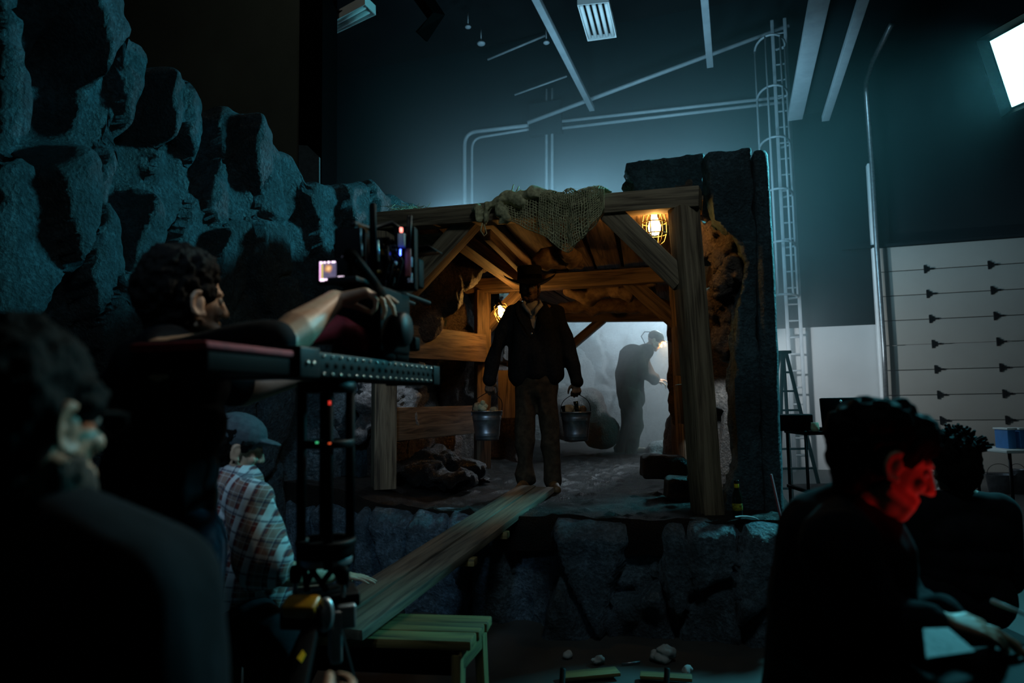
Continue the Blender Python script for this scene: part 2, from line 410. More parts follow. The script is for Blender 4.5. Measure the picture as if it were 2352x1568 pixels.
tag(bpy.data.objects['junction_box'], 'grey box on the back wall where the conduits cross', 'electrical box')
pipe_run('sloping_pipe', [hall(1212, 282, b-.3), hall(1812, 58, b-.3)], .045, 'long pipe slanting up to the right across the hazy back wall')
pipe_run('sloping_rod', [hall(1120, 137, b-.2), hall(1252, 82, b-.2)], .025, 'short thin rod slanting high on the wall above the conduits')
pipe_run('sloping_rod', [hall(1182, 218, b-.2), hall(1302, 175, b-.2)], .02, 'short thin rod slanting just above the wall box')
pipe_run('sloping_rod', [hall(1405, 32, b-.2), hall(1530, -6, b-.2)], .02, 'thin rod slanting to the right of the louvred ceiling light')
# overhead rails running into the depth
def rail(px, py, b, wd, L, label, z_th=.1):
    p = hall(px, py, b); a = p.dot(R_)
    o = hbox('overhead_rail', a-wd/2, a+wd/2, b-L, b, p.z-z_th/2, p.z+z_th/2, M_['pipe'], bev=.005)
    return tag(o, label, 'rail', 'overhead rails')
rail(1360, 250, 13.9, .11, 5.5, 'overhead rail ending left of the sloping pipe, left of the louvred light')
rail(1631, 150, 13.4, .12, 4.5, 'short overhead rail right of the louvred ceiling light')
rail(1826, 270, 12.9, .24, 7, 'widest overhead rail, beside the caged ladder')
rail(1896, 272, 12.9, .12, 7, 'thin overhead rail right of the widest one')
p = hall(1826, 270, 12.9); q = hall(1896, 272, 12.9)
hbox('overhead_duct', p.dot(R_)+.1, q.dot(R_)-.05, 6, 12.85, p.z+.02, p.z+.6, M_['wallp'])
tag(bpy.data.objects['overhead_duct'], 'dark duct hung between the two rails at upper right', 'duct')
# louvred ceiling lights
def fixture(pts, label, n):
    """pts: 4 corners, from below"""
    p = [Vector(x) for x in pts]; c = sum(p, Vector())/4
    nrm = (p[1]-p[0]).cross(p[3]-p[0]).normalized()
    if nrm.z > 0: nrm = -nrm
    t = thing('ceiling_light', label, 'ceiling light', c - nrm*.1, 'louvred ceiling lights')
    U = p[1]-p[0]; Wv = p[3]-p[0]
    bm = bmesh.new()
    lo = [bm.verts.new(x) for x in p]; hi = [bm.verts.new(x - nrm*.12) for x in p]
    bm.faces.new(hi)
    for k in range(4): bm.faces.new((lo[k], lo[(k+1) % 4], hi[(k+1) % 4], hi[k]))
    h = obj('housing', bm, M_['white'], t, False); s = h.modifiers.new('s', 'SOLIDIFY'); s.thickness = .02
    bm = bmesh.new(); bx(bm, c - nrm*.09, U, U.length*.96, Wv.length*.96, .01, nrm); obj('backing', bm, M_['blackm'], t, False)
    for k in range(n):
        f = (k+.5)/n; m0 = p[0]+U*f+Wv*.06; m1 = p[0]+U*f+Wv*.94
        bm = bmesh.new(); tube(bm, [m0-nrm*.03, m1-nrm*.03], U.length/n*.33, 8); obj('lamp_tube', bm, M_['white'], t)
    return t
fixture([at_z(1326, 12, 7.6), at_z(1398, 5, 7.6), at_z(1416, 86, 7.6), at_z(1350, 95, 7.6)], 'white louvred ceiling light hanging level, brighter of the two', 5)
fixture([at_z(754, 58, 6.6), at_z(773, 76, 6.6), at_z(860, 34, 6.6), at_z(838, 12, 6.6)], 'dim ribbed ceiling light at upper left, seen edge-on', 2)
bm = bmesh.new(); c = hall(985, 45, 11)
tube(bm, [hall(955, -30, 7.3), hall(1003, 40, 7.3), hall(968, 84, 7.3)], .11, 4)
tag(obj('ceiling_duct', bm, M_['black'], None, False), 'black angular duct near the ceiling left of centre', 'duct')
for px, py, r in ((1075, 62, .06), (1105, 100, .08), (1255, 98, .06)):
    bm = bmesh.new(); ell(bm, hall(px, py, 12), (r, r, r*.5)); tube(bm, [hall(px, py, 12), hall(px, py, 12)+V(0, 0, .3)], .012)
    tag(obj('sprinkler_head', bm, M_['pipe']), {1075: 'small pale sprinkler head under the ceiling, leftmost of three', 1105: 'small pale sprinkler head hanging lowest of the three', 1255: 'small pale sprinkler head at the end of the upper slanting rod'}[px], 'sprinkler', 'sprinkler heads')
# caged ladder
b = BW-.45
pl = hall(1788, 348, b); al = pl.dot(R_); ar = hall(1818, 348, b).dot(R_); ztop = hall(1800, 112, b).z
lad = thing('caged_ladder', 'tall fixed wall ladder with safety cage rising into the haze', 'ladder', HP((al+ar)/2, b, 0))
for a in (al, ar): hbox('rail', a-.03, a+.03, b-.03, b+.03, 0, ztop+.6, M_['pipe'], lad, .006)
z = .3
while z < ztop+.5:
    bm = bmesh.new(); tube(bm, [HP(al, b, z), HP(ar, b, z)], .017, 6); obj('rung', bm, M_['pipe'], lad); z += .31
ac = hall(1742, 300, b).dot(R_)
for zz in [3.2+k*(ztop-3.2)/5 for k in range(6)]:
    bm = bmesh.new(); cz = HP((al+ar)/2, b, zz); pts = arc_pts(HP((al+ac)/2+.1, b-.1, zz), R_*((al-ac)/2+.1), H_*-.55, 12)
    tube(bm, [HP(al+.05, b, zz)] + pts + [HP(ac+.0, b, zz)], .022, 6); obj('cage_hoop', bm, M_['pipe'], lad)
for t in (0, .3, .62, 1):
    an = PI*t; p = HP((al+ac)/2+.1, b-.1, 0) + R_*((al-ac)/2+.1)*math.cos(an) + H_*(-.55*math.sin(an))
    bm = bmesh.new(); tube(bm, [p+V(0, 0, 3.2), p+V(0, 0, ztop)], .022, 6); obj('cage_strap', bm, M_['pipe'], lad)
# softbox
t = thing('soft_box', 'huge glowing soft box lamp hung at the upper right', 'studio lamp', SB)
Mq = (SBT-SB).to_track_quat('-Z', 'Y').to_matrix().to_4x4(); Mq.translation = SB
bm = bmesh.new(); box(bm, Mq @ T((0, 0, 0)), 1.0, .73, .02, 0)
obj('diffuser', bm, emis('softbox_diffuser', (.42, 1, 1), 2.7), t, False)
bm = bmesh.new()
lo = [bm.verts.new(Mq @ V(x*.53, y*.39, .0)) for x, y in ((-1, -1), (1, -1), (1, 1), (-1, 1))]
hi = [bm.verts.new(Mq @ V(x*.2, y*.18, .4)) for x, y in ((-1, -1), (1, -1), (1, 1), (-1, 1))]
for k in range(4): bm.faces.new((lo[k], lo[(k+1) % 4], hi[(k+1) % 4], hi[k]))
bm.faces.new(hi)
obj('hood', bm, M_['black'], t, False)
bm = bmesh.new()
for k, (x, y) in enumerate(((-1, -1), (1, -1), (1, 1), (-1, 1))):
    x2, y2 = ((1, -1), (1, 1), (-1, 1), (-1, -1))[k]
    lo = [Mq @ V(x*.53, y*.39, 0), Mq @ V(x2*.53, y2*.39, 0), Mq @ V(x2*.57, y2*.43, -.1), Mq @ V(x*.57, y*.43, -.1)]
    bm.faces.new([bm.verts.new(q) for q in lo])
sk = obj('skirt', bm, M_['black'], t, False); s = sk.modifiers.new('s', 'SOLIDIFY'); s.thickness = .012
# lamp arm up to the ceiling
bm = bmesh.new(); tube(bm, [Mq @ V(0, 0, .38), Mq @ V(0, 0, .6), Mq @ V(0, 0, .6)+V(0, 0, 4.0)], .025); obj('hanger', bm, M_['blackm'], t)

# ================================================================ rock
def interp(tab, x):
    return float(np.interp(x, [a for a, _ in tab], [b for _, b in tab]))
def rock_sheet(name, dtab, top, zbot, seeds, mat, label, cat='rock wall', step=.028, rnd=0, amp=.05, groove=.10, thick=.25, side=1, su=1.0, sv=.5, fine=.02, gw=.05, seed=1, warp=.12, parent=None, tiltk=1.0):
    rs = np.random.RandomState(seed)
    pxs = np.linspace(dtab[0][0], dtab[-1][0], 400)
    pl = [at(p, 916, interp(dtab, p)) for p in pxs]; pl = [V(p.x, p.y, 0) for p in pl]
    s = np.concatenate([[0], np.cumsum([(b-a).length for a, b in zip(pl, pl[1:])])])
    nu = max(6, int(s[-1]/step)); us = np.linspace(0, s[-1], nu+1)
    X = np.interp(us, s, [p.x for p in pl]); Y = np.interp(us, s, [p.y for p in pl]); PX = np.interp(us, s, pxs)
    zt_ = np.array([at(p, interp(top, p), y).z for p, y in zip(PX, Y)])
    nv = max(4, int((zt_.max()-zbot)/step)); tv = np.linspace(0, 1, nv+1)
    tx = np.gradient(X); ty = np.gradient(Y); ln = np.hypot(tx, ty); nx, ny = ty/ln*side, -tx/ln*side
    U, Tt = np.meshgrid(us, tv, indexing='ij'); Z = zbot + (zt_[:, None]-zbot)*Tt
    Xg = np.repeat(X[:, None], nv+1, 1); Yg = np.repeat(Y[:, None], nv+1, 1)
    P = np.stack([Xg.ravel(), Yg.ravel(), Z.ravel()], 1)
    u = U.ravel() + fbm(P, 1.6, 3, 3)*warp; v = Z.ravel() + fbm(P, 1.6, 3, 4)*warp*1.3
    sd = []
    for q in seeds:   # (px, py, height, tilt_u, tilt_v)
        uu = np.interp(q[0], pxs, s); yy = np.interp(q[0], pxs, [p.y for p in pl]); sd.append((uu, at(q[0], q[1], yy).z, q[2], q[3], q[4]))
    for k in range(rnd):
        c = (rs.uniform(0, s[-1]), rs.uniform(zbot, zt_.max()))
        if all(math.hypot((c[0]-a[0])*su, (c[1]-a[1])*sv) > .28 for a in sd):
            sd.append((c[0], c[1], rs.uniform(-.5, .6)*amp*2, rs.uniform(-.35, .35), rs.uniform(-.25, .25)))
    sd = np.array(sd)
    D = np.sqrt(((u[:, None]-sd[None, :, 0])*su)**2 + ((v[:, None]-sd[None, :, 1])*sv)**2)
    idx = np.argsort(D, 1); i1 = idx[:, 0]; F1 = D[np.arange(len(u)), i1]; F2 = D[np.arange(len(u)), idx[:, 1]]
    Wk = np.exp(-(D-F1[:, None])*48); Wk /= Wk.sum(1, keepdims=True)
    hk = sd[None, :, 2] + tiltk*np.clip(-sd[None, :, 3]*(u[:, None]-sd[None, :, 0]), -.17, .17) + sd[None, :, 4]*np.clip(v[:, None]-sd[None, :, 1], -.8, .8)
    disp = (Wk*hk).sum(1)
    edge = np.clip((F2-F1)/gw, 0, 1); edge = edge*edge*(3-2*edge)
    disp = disp*(.65+.35*edge) - groove*(1-edge)
    disp = disp + fbm(P, 2.2, 3, 21)*amp*.4 + fbm(P, 9, 4, 31)*fine
    top_fade = np.clip((1-Tt.ravel())*(zt_.max()-zbot)/.12, 0, 1); disp = disp - (1-top_fade)**2*.12
    NX = np.repeat(nx[:, None], nv+1, 1).ravel(); NY = np.repeat(ny[:, None], nv+1, 1).ravel()
    Q = P.copy(); Q[:, 0] += NX*disp; Q[:, 1] += NY*disp
    Q[:, 2] += fbm(P, 5, 3, 41)*.03*Tt.ravel()
    # back face closes the solid
    Bk = P[(np.arange(nu+1)*(nv+1)+nv)].copy()
    me = bpy.data.meshes.new(name); n0 = (nu+1)*(nv+1)
    Bt = P[(np.arange(nu+1)*(nv+1)+nv)].copy(); Bb = P[(np.arange(nu+1)*(nv+1))].copy()
    for Bx in (Bt, Bb): Bx[:, 0] -= nx*thick; Bx[:, 1] -= ny*thick
    allv = np.concatenate([Q, Bt, Bb]); fs = []
    for i in range(nu):
        for j in range(nv):
            a = i*(nv+1)+j; fs.append((a, a+nv+1, a+nv+2, a+1) if side > 0 else (a, a+1, a+nv+2, a+nv+1))
        t0 = i*(nv+1)+nv; t1 = t0+nv+1; fs.append((t0, t1, n0+i+1, n0+i) if side > 0 else (t0, n0+i, n0+i+1, t1))
        fs.append((n0+i, n0+i+1, n0+nu+1+i+1, n0+nu+1+i) if side > 0 else (n0+i, n0+nu+1+i, n0+nu+1+i+1, n0+i+1))
    fs.append([j for j in range(nv+1)] + [n0, n0+nu+1] if side > 0 else ([j for j in range(nv+1)] + [n0, n0+nu+1])[::-1])
    e0 = nu*(nv+1); L_ = [e0+j for j in range(nv+1)] + [n0+nu, n0+nu+1+nu]; fs.append(L_[::-1] if side > 0 else L_)
    me.from_pydata(allv.tolist(), [], [tuple(f) for f in fs])
    me.polygons.foreach_set('use_smooth', [True]*len(me.polygons))
    o = link(name, me, mat, parent)
    if label: tag(o, label, cat)
    return o
LT = [(-500, 3.3), (0, 3.6), (240, 4.15), (450, 4.75), (640, 5.25), (740, 5.6), (860, 6.0), (1030, 6.9)]
TOP = [(-500, -500), (0, -160), (190, -60), (238, 20), (242, 60), (262, 88), (290, 92), (312, 135), (365, 172), (395, 182), (410, 205), (450, 236), (500, 240), (560, 262), (640, 325), (690, 338), (712, 415), (800, 418), (850, 410), (900, 440), (1000, 474), (1030, 500)]
S = [(-60, 90, .1, -.2, 0), (60, 60, -.12, -.5, 0), (182, 90, .22, .35, -.15), (125, 200, -.2, -.3, .2), (275, 170, .08, -.1, -.1), (235, 300, -.06, -.2, 0),
     (372, 225, .16, .55, 0), (330, 290, -.15, -.6, 0), (425, 285, .14, .45, .05), (400, 400, -.05, .15, 0), (475, 330, -.12, -.6, 0),
     (585, 320, .16, .5, .05), (520, 285, .02, .3, -.1), (560, 430, -.05, .05, 0), (500, 420, .05, .3, 0), (640, 430, -.02, .25, 0), (690, 400, -.1, -.2, 0),
     (140, 450, .25, .15, 0), (60, 600, .1, -.1, 0), (200, 600, .2, .15, .1), (290, 420, -.18, -.5, 0), (330, 560, .12, .35, .1), (250, 360, .05, .1, 0),
     (440, 560, .02, .3, 0), (500, 640, .15, .3, .1), (390, 700, -.05, 0, 0), (560, 580, .02, .2, 0), (610, 620, .1, .35, 0), (640, 560, 0, .1, 0),
     (740, 480, .02, .15, 0), (800, 470, .08, .25, 0), (870, 450, .05, .25, 0), (940, 480, 0, .2, 0), (700, 600, -.1, 0, 0), (780, 640, .05, .2, 0),
     (250, 760, .15, .2, .15), (150, 820, -.05, 0, 0), (600, 760, -.05, .1, 0), (660, 720, .1, .3, 0), (560, 900, .1, .1, 0), (620, 960, .12, .3, .05), (250, 960, .1, .2, 0),
     (680, 1000, -.12, -.2, 0), (230, 1150, .1, .2, 0), (640, 1150, .05, .2, 0), (760, 1060, .05, .25, 0), (770, 900, .0, .2, 0)]
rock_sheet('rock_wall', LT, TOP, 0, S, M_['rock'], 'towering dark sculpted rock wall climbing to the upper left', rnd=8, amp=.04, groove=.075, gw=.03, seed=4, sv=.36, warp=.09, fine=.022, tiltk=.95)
# plywood flat behind the rock top
c = at(712, 375, 6.4)
bm = bmesh.new(); pts = [at(686, 333, 6.5), at(706, 334, 6.5), at(733, 360, 6.5), at(733, 418, 6.5), at(733, 700, 6.5), at(686, 700, 6.5)]
bm.faces.new([bm.verts.new(p) for p in pts[::-1]]); o = obj('scenery_panel', bm, M_['teeg'], None, False); s = o.modifiers.new('s', 'SOLIDIFY'); s.thickness = .04
tag(o, 'pale grey panel edge standing behind the top of the rock wall', 'panel')
# ---------------- platform: ledge face and dirt top
PZ = at(1235, 1128, 5.5).z
def zpx(px, Y): return PZ
FT = [(560, 5.6), (700, 5.25), (840, 4.95), (1000, 4.7), (1200, 4.42), (1500, 4.2), (1830, 4.05)]
FTOP = [(560, 1145), (840, 1158), (1200, 1178), (1500, 1190), (1830, 1200)]
FTOP = [(p, at(p, 916, d).y and 916) for p, d in FT]
def ytop_for(px, d, z):   # pixel row of height z at depth d
    lo, hi = 0, 2500
    for _ in range(40):
        m = (lo+hi)/2
        if at(px, m, d).z > z: lo = m
        else: hi = m
    return lo
FTOP = [(p, ytop_for(p, interp(FT, p), PZ-.02)) for p in range(560, 1831, 30)]
S2 = [(620, 1230, .0, .1, 0), (690, 1300, .04, .2, 0), (765, 1225, .07, .2, -.1), (780, 1360, .0, .1, 0), (900, 1240, .10, .25, -.1), (865, 1340, .02, .3, .1), (985, 1225, .08, .2, -.1), (1052, 1220, .09, .15, -.15), (1010, 1400, -.03, 0, 0),
      (1110, 1330, .02, .1, 0), (1195, 1330, -.13, 0, 0), (1345, 1265, .11, .1, -.12), (1457, 1240, -.07, -.05, 0), (1515, 1265, .06, .1, -.1), (1612, 1265, .08, .1, -.1), (1738, 1320, .12, .08, -.05),
      (1285, 1480, .13, .1, .35), (1470, 1410, .05, .1, .25), (1620, 1470, .03, 0, 0), (1770, 1500, .06, 0, 0)]
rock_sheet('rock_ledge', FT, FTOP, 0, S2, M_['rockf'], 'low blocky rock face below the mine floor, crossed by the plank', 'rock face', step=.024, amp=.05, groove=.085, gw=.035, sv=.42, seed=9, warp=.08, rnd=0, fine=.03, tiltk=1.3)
# dirt floor of the mine
xs0 = [at(p, 916, interp(FT, p)) for p in np.linspace(560, 1830, 90)]
nB = 130; verts = []; fs = []
for i, p in enumerate(xs0):
    for j in range(nB+1):
        t = (j/nB)**1.4; y = lerp(p.y+.03, 11.6, t); x = p.x + (y-p.y)*lerp(.12, .28, i/89) ; verts.append((x, y, PZ-(.22 if j == 0 else 0)))
Pn = np.array(verts); n1 = fbm(Pn, 1.1, 3, 5)*.025 + fbm(Pn, 6, 4, 8)*.014 + np.maximum(0, fbm(Pn, 22, 2, 12)-.35)*.03
left = np.clip((-.75 - (Pn[:, 0]-(Pn[:, 1]-5.3)*.3))/.5, 0, 1); Pn[:, 2] += n1 + left*.10
for i in range(89):
    for j in range(nB): a = i*(nB+1)+j; fs.append((a, a+nB+1, a+nB+2, a+1))
me = bpy.data.meshes.new('dirt_floor'); me.from_pydata(Pn.tolist(), [], fs); me.polygons.foreach_set('use_smooth', [True]*len(fs))
tag(link('dirt_floor', me, M_['dirt']), 'dark gritty earth covering the raised mine floor', 'dirt', kind='stuff')
def ground(x, y): 
    P = np.array([[x, y, PZ]]); return PZ + float(fbm(P, 1.1, 3, 5)[0]*.025 + fbm(P, 6, 4, 8)[0]*.014)
# generic rock lump
def lump(name, pts, rs, mat, label, cat='rock', vox=.025, amp=.05, freq=4, group=None, s=0, sm=1, parent=None):
    bm = bmesh.new()
    for p, r in zip(pts, rs): ell(bm, p, r if isinstance(r, tuple) else (r, r, r))
    me = remesh(bm, vox, sm); rough(me, amp, freq, 5, s)
    o = link(name, me, mat, parent)
    if label: tag(o, label, cat, group)
    return o
def slab(name, pix, Y0, th, mat, label, cat='rock', vox=.03, amp=.03, freq=5, sm=1, s=0, parent=None, dY=None):
    """solid block with a traced outline; Y0 per point or one depth; th thickness"""
    bm = bmesh.new(); n = len(pix)
    ys = [Y0]*n if not isinstance(Y0, (list, tuple)) else Y0
    f = [at(x, y, d) for (x, y), d in zip(pix, ys)]; b_ = [p + V(.1*th, th, 0) for p in f]
    A = [bm.verts.new(p) for p in f]; B_ = [bm.verts.new(p) for p in b_]
    for k in range(n): bm.faces.new((A[k], A[(k+1) % n], B_[(k+1) % n], B_[k]))
    bm.faces.new(A[::-1]); bm.faces.new(B_); bmesh.ops.triangulate(bm, faces=bm.faces[:])
    me = remesh(bm, vox, sm); rough(me, amp, freq, 5, s)
    o = link(name, me, mat, parent)
    if label: tag(o, label, cat)
    return o
# right-hand rock: tall slabs and the curved mouth
slab('rock_slab', [(1436, 372), (1620, 346), (1623, 440), (1600, 520), (1500, 520), (1455, 440), (1470, 425), (1440, 395)], 4.95, .3, M_['rockr'], 'jutting black rock slab above the right end of the timber beam', vox=.022, amp=.02, s=2)
slab('rock_slab', [(1625, 346), (1730, 336), (1737, 600), (1760, 1196), (1660, 1200), (1700, 1050), (1690, 900), (1700, 700), (1720, 600), (1690, 540), (1640, 500)], [4.5]*11, .22, M_['rockr'], 'tall rough black slab behind the right post', vox=.022, amp=.022, s=5)
slab('flat_edge', [(1732, 338), (1766, 338), (1785, 700), (1806, 1198), (1760, 1198), (1742, 600)], 4.45, .35, M_['rockr'], 'smooth dark outer edge of the rock set on the right', 'set edge', vox=.03, amp=.006, s=8)
RTb = [(1600, 5.2), (1640, 4.9), (1680, 4.68), (1712, 4.52), (1730, 4.5)]
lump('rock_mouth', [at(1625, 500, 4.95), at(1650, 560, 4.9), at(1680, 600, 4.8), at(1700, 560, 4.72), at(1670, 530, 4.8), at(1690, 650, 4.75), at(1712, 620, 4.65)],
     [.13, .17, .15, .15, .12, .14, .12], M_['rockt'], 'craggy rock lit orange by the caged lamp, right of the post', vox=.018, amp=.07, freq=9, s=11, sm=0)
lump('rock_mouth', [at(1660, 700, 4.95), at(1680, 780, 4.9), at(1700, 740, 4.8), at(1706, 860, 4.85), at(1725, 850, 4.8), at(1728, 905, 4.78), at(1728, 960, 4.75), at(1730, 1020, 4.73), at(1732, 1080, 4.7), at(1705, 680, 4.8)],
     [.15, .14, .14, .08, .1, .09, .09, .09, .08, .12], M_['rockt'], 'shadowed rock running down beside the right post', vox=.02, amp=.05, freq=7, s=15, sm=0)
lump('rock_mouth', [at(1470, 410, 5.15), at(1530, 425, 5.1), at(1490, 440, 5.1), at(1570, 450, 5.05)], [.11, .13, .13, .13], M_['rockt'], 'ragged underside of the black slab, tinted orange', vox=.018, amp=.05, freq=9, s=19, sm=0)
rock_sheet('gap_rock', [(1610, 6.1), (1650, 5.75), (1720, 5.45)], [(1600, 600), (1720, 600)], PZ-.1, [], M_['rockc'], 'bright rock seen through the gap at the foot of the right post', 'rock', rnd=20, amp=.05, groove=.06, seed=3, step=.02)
# tunnel walls
L0, L1, L2 = V(-.98, 5.3, 0), V(-.30, 6.87, 0), V(.5, 8.6, 0)
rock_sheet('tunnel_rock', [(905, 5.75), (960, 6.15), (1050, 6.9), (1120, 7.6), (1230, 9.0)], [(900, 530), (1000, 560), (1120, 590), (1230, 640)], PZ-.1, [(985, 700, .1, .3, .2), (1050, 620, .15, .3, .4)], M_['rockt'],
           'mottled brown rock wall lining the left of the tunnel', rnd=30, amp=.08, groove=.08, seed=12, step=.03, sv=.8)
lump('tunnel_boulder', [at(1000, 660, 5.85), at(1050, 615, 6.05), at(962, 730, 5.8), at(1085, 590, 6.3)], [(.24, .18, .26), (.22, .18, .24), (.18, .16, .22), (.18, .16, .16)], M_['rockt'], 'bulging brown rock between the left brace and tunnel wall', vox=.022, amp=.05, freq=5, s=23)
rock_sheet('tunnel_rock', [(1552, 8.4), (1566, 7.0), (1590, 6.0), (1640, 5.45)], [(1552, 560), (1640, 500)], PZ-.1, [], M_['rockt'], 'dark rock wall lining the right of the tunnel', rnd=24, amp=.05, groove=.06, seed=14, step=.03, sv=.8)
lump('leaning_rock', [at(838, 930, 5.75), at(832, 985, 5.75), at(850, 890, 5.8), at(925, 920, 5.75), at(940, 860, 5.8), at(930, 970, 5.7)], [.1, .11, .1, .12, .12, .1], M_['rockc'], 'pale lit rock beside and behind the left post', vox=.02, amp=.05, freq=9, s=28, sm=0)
lump('rubble_heap', [at(960, 1085, 5.7), at(1030, 1100, 5.6), at(1000, 1060, 5.9), at(1070, 1075, 6.0), at(920, 1090, 5.8)], [(.25, .2, .1), (.22, .18, .07), (.2, .2, .12), (.18, .2, .08), (.15, .15, .1)], M_['dirt'], 'low heap of black rubble inside the left of the mine', vox=.02, amp=.05, freq=8, s=30)
# chamber at the end
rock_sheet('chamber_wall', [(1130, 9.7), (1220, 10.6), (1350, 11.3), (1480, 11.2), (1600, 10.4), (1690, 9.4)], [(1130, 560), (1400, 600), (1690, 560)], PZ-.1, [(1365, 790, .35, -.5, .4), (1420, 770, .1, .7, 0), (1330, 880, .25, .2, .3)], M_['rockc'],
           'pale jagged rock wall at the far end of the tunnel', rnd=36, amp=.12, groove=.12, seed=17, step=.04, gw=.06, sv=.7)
lump('boulder', [at(1310, 960, 9.3), at(1350, 940, 9.4), at(1380, 985, 9.2), at(1290, 930, 9.6)], [(.35, .3, .3), (.3, .3, .27), (.25, .25, .25), (.25, .25, .28)], M_['rockt'], 'rounded dark boulder behind the hanging right-hand bucket', vox=.04, amp=.06, freq=3, s=33)
lump('boulder', [at(1530, 1035, 8.9), at(1500, 1060, 8.6), at(1560, 1060, 8.7)], [(.3, .25, .14), (.2, .2, .1), (.2, .2, .1)], M_['rockc'], 'low pale rock at the foot of the bending miner', vox=.035, amp=.05, freq=5, s=36)
slab('rock_block', [(1478, 1052), (1500, 1046), (1570, 1050), (1586, 1060), (1584, 1100), (1475, 1102)], 5.3, .3, M_['dirt'], 'black squared rock lying near the right post', vox=.02, amp=.012, s=40)
slab('rock_block', [(1532, 1104), (1545, 1096), (1600, 1100), (1602, 1160), (1530, 1150)], 4.75, .25, M_['dirt'], 'black boxy rock at the foot of the right post', vox=.02, amp=.012, s=44)
lump('stone', [at(1592, 1098, 4.66)], [(.035, .03, .045)], M_['rockc'], 'small pale stone propped against the right post', vox=.008, amp=.01, freq=20, s=46)
random.seed(3)
for k in range(26):
    x = random.uniform(930, 1120); y = random.uniform(1050, 1110); p = at_z(x, y, PZ+.03)
    r = random.uniform(.02, .05)
    lump('rubble_stone', [p], [(r*1.5, r, r*.6)], M_['dirt'], 'black rubble stone scattered left of the booted feet', 'stone', vox=.009, amp=.015, freq=14, group='rubble on the mine floor', s=k)
# ================================================================ timber frames
def gp(px, py, Y): return at(px, py, Y)
F1 = thing('timber_frame', 'squared timber portal frame at the mouth of the mine', 'timber frame', at(1235, 1130, 4.9))
t_ = M_['timber']
beam('lintel', at(1609, 455, 4.42), at(868, 512, 5.38), .15, .135, t_, F1)
beam('post', at(1627, 1196, 4.42), at(1570, 478, 4.45), .145, .15, t_, F1, up=(1, .4, 0))
beam('post', at(880, 1122, 5.36), at(884, 535, 5.36), .15, .17, t_, F1, up=(1, .4, 0))
beam('brace', at(1400, 488, 4.66), at(1568, 650, 4.47), .12, .15, t_, F1, up=(.5, -.2, .8))
beam('brace', at(1098, 490, 5.10), at(905, 700, 5.34), .12, .15, t_, F1, up=(-.5, .2, .8))
F2 = thing('timber_frame', 'second timber frame inside the tunnel, behind the man in the hat', 'timber frame', at(1330, 1080, 6.5))
td = M_['timberd']
beam('lintel', at(1575, 630, 6.05), at(1075, 660, 6.95), .15, .14, td, F2)
beam('post', at(1582, 1080, 6.1), at(1560, 640, 6.1), .14, .14, td, F2, up=(1, .3, 0))
beam('post', at(1108, 1075, 6.87), at(1108, 668, 6.87), .14, .14, td, F2, up=(1, .3, 0))
beam('brace', at(1440, 640, 6.3), at(1560, 745, 6.15), .1, .14, td, F2, up=(.5, -.2, .8))
beam('brace', at(1195, 672, 6.78), at(1105, 765, 6.9), .1, .12, td, F2, up=(-.5, .2, .8))
F3 = thing('timber_frame', 'third and farthest timber frame, before the pale chamber', 'timber frame', at(1410, 1050, 8.2))
beam('lintel', at(1570, 724, 7.75), at(1250, 728, 8.65), .14, .13, td, F3)
beam('post', at(1562, 1045, 7.8), at(1550, 732, 7.8), .13, .13, td, F3, up=(1, .3, 0))
beam('post', at(1262, 1045, 8.6), at(1262, 734, 8.6), .13, .13, td, F3, up=(1, .3, 0))
beam('brace', at(1385, 732, 8.25), at(1270, 830, 8.5), .09, .10, td, F3, up=(-.5, .2, .8))
# wall boards
def board(p0, p1, label, wd=.04, ht=.2, m=td): return tag(beam('wall_board', p0, p1, wd, ht, m), label, 'board')
board(at(915, 782, 5.45), at(1112, 800, 6.8), 'wide horizontal board glowing orange on the left tunnel wall', .05, .27)
board(at(905, 975, 5.42), at(1112, 962, 6.8), 'lower horizontal board along the left tunnel wall', .05, .26)
board(at(1166, 850, 7.15), at(1166, 960, 7.15), 'short upright board behind the left arm of the man in the hat', .04, .2)
board(at(1556, 750, 5.35), at(1562, 862, 5.35), 'short pale board lit orange against the right post', .1, .07)
board(at(1566, 882, 5.15), at(1574, 972, 5.15), 'dark stubby block below the pale board at the right post', .1, .09)
# ceiling planks
def ceiling(A0, A1, B0, B1, n, w, grp, lab, drop=0):
    for k in range(n):
        t = (k+.5)/n; a = lerp(A0, A1, t) + V(0, 0, random.uniform(-.012, .012)); b = lerp(B0, B1, t) + V(0, 0, random.uniform(-.012, .012))
        tag(beam('ceiling_plank', a, b, w*random.uniform(.82, 1.0), .045, td), lab, 'plank', grp)
u = V(0, 0, .0)
A0, A1 = at(905, 516, 5.36)+V(.04, .1, .02), at(1600, 462, 4.43)+V(.04, .1, .01)
B0, B1 = at(1080, 650, 6.95)+V(0, .1, .10), at(1572, 622, 6.05)+V(0, .1, .10)
C0, C1 = at(1255, 722, 8.65)+V(0, .1, .10), at(1568, 716, 7.75)+V(0, .1, .10)
ceiling(A0, A1, B0, B1, 8, .27, 'planks over the first bay', 'rough ceiling plank over the first bay of the tunnel')
ceiling(B0+V(0, 0, .01), B1+V(0, 0, .01), C0, C1, 7, .27, 'planks over the second bay', 'rough ceiling plank over the second bay of the tunnel')
for (q0, q1, q2, q3, lb) in ((A0, A1, B0, B1, 'dark roof covering laid over the first bay of planks'), (B0, B1, C0, C1, 'dark roof covering laid over the second bay of planks')):
    bm = bmesh.new(); z = V(0, 0, .026); ex = (q1-q0).normalized()*.15
    bm.faces.new([bm.verts.new(v+z) for v in (q0-ex*.3, q1+ex*.2, q3+ex, q2-ex)]); o = obj('roof_covering', bm, M_['sack'], None, False); s = o.modifiers.new('s', 'SOLIDIFY'); s.thickness = .03; s.offset = 1; tag(o, lb, 'roof')
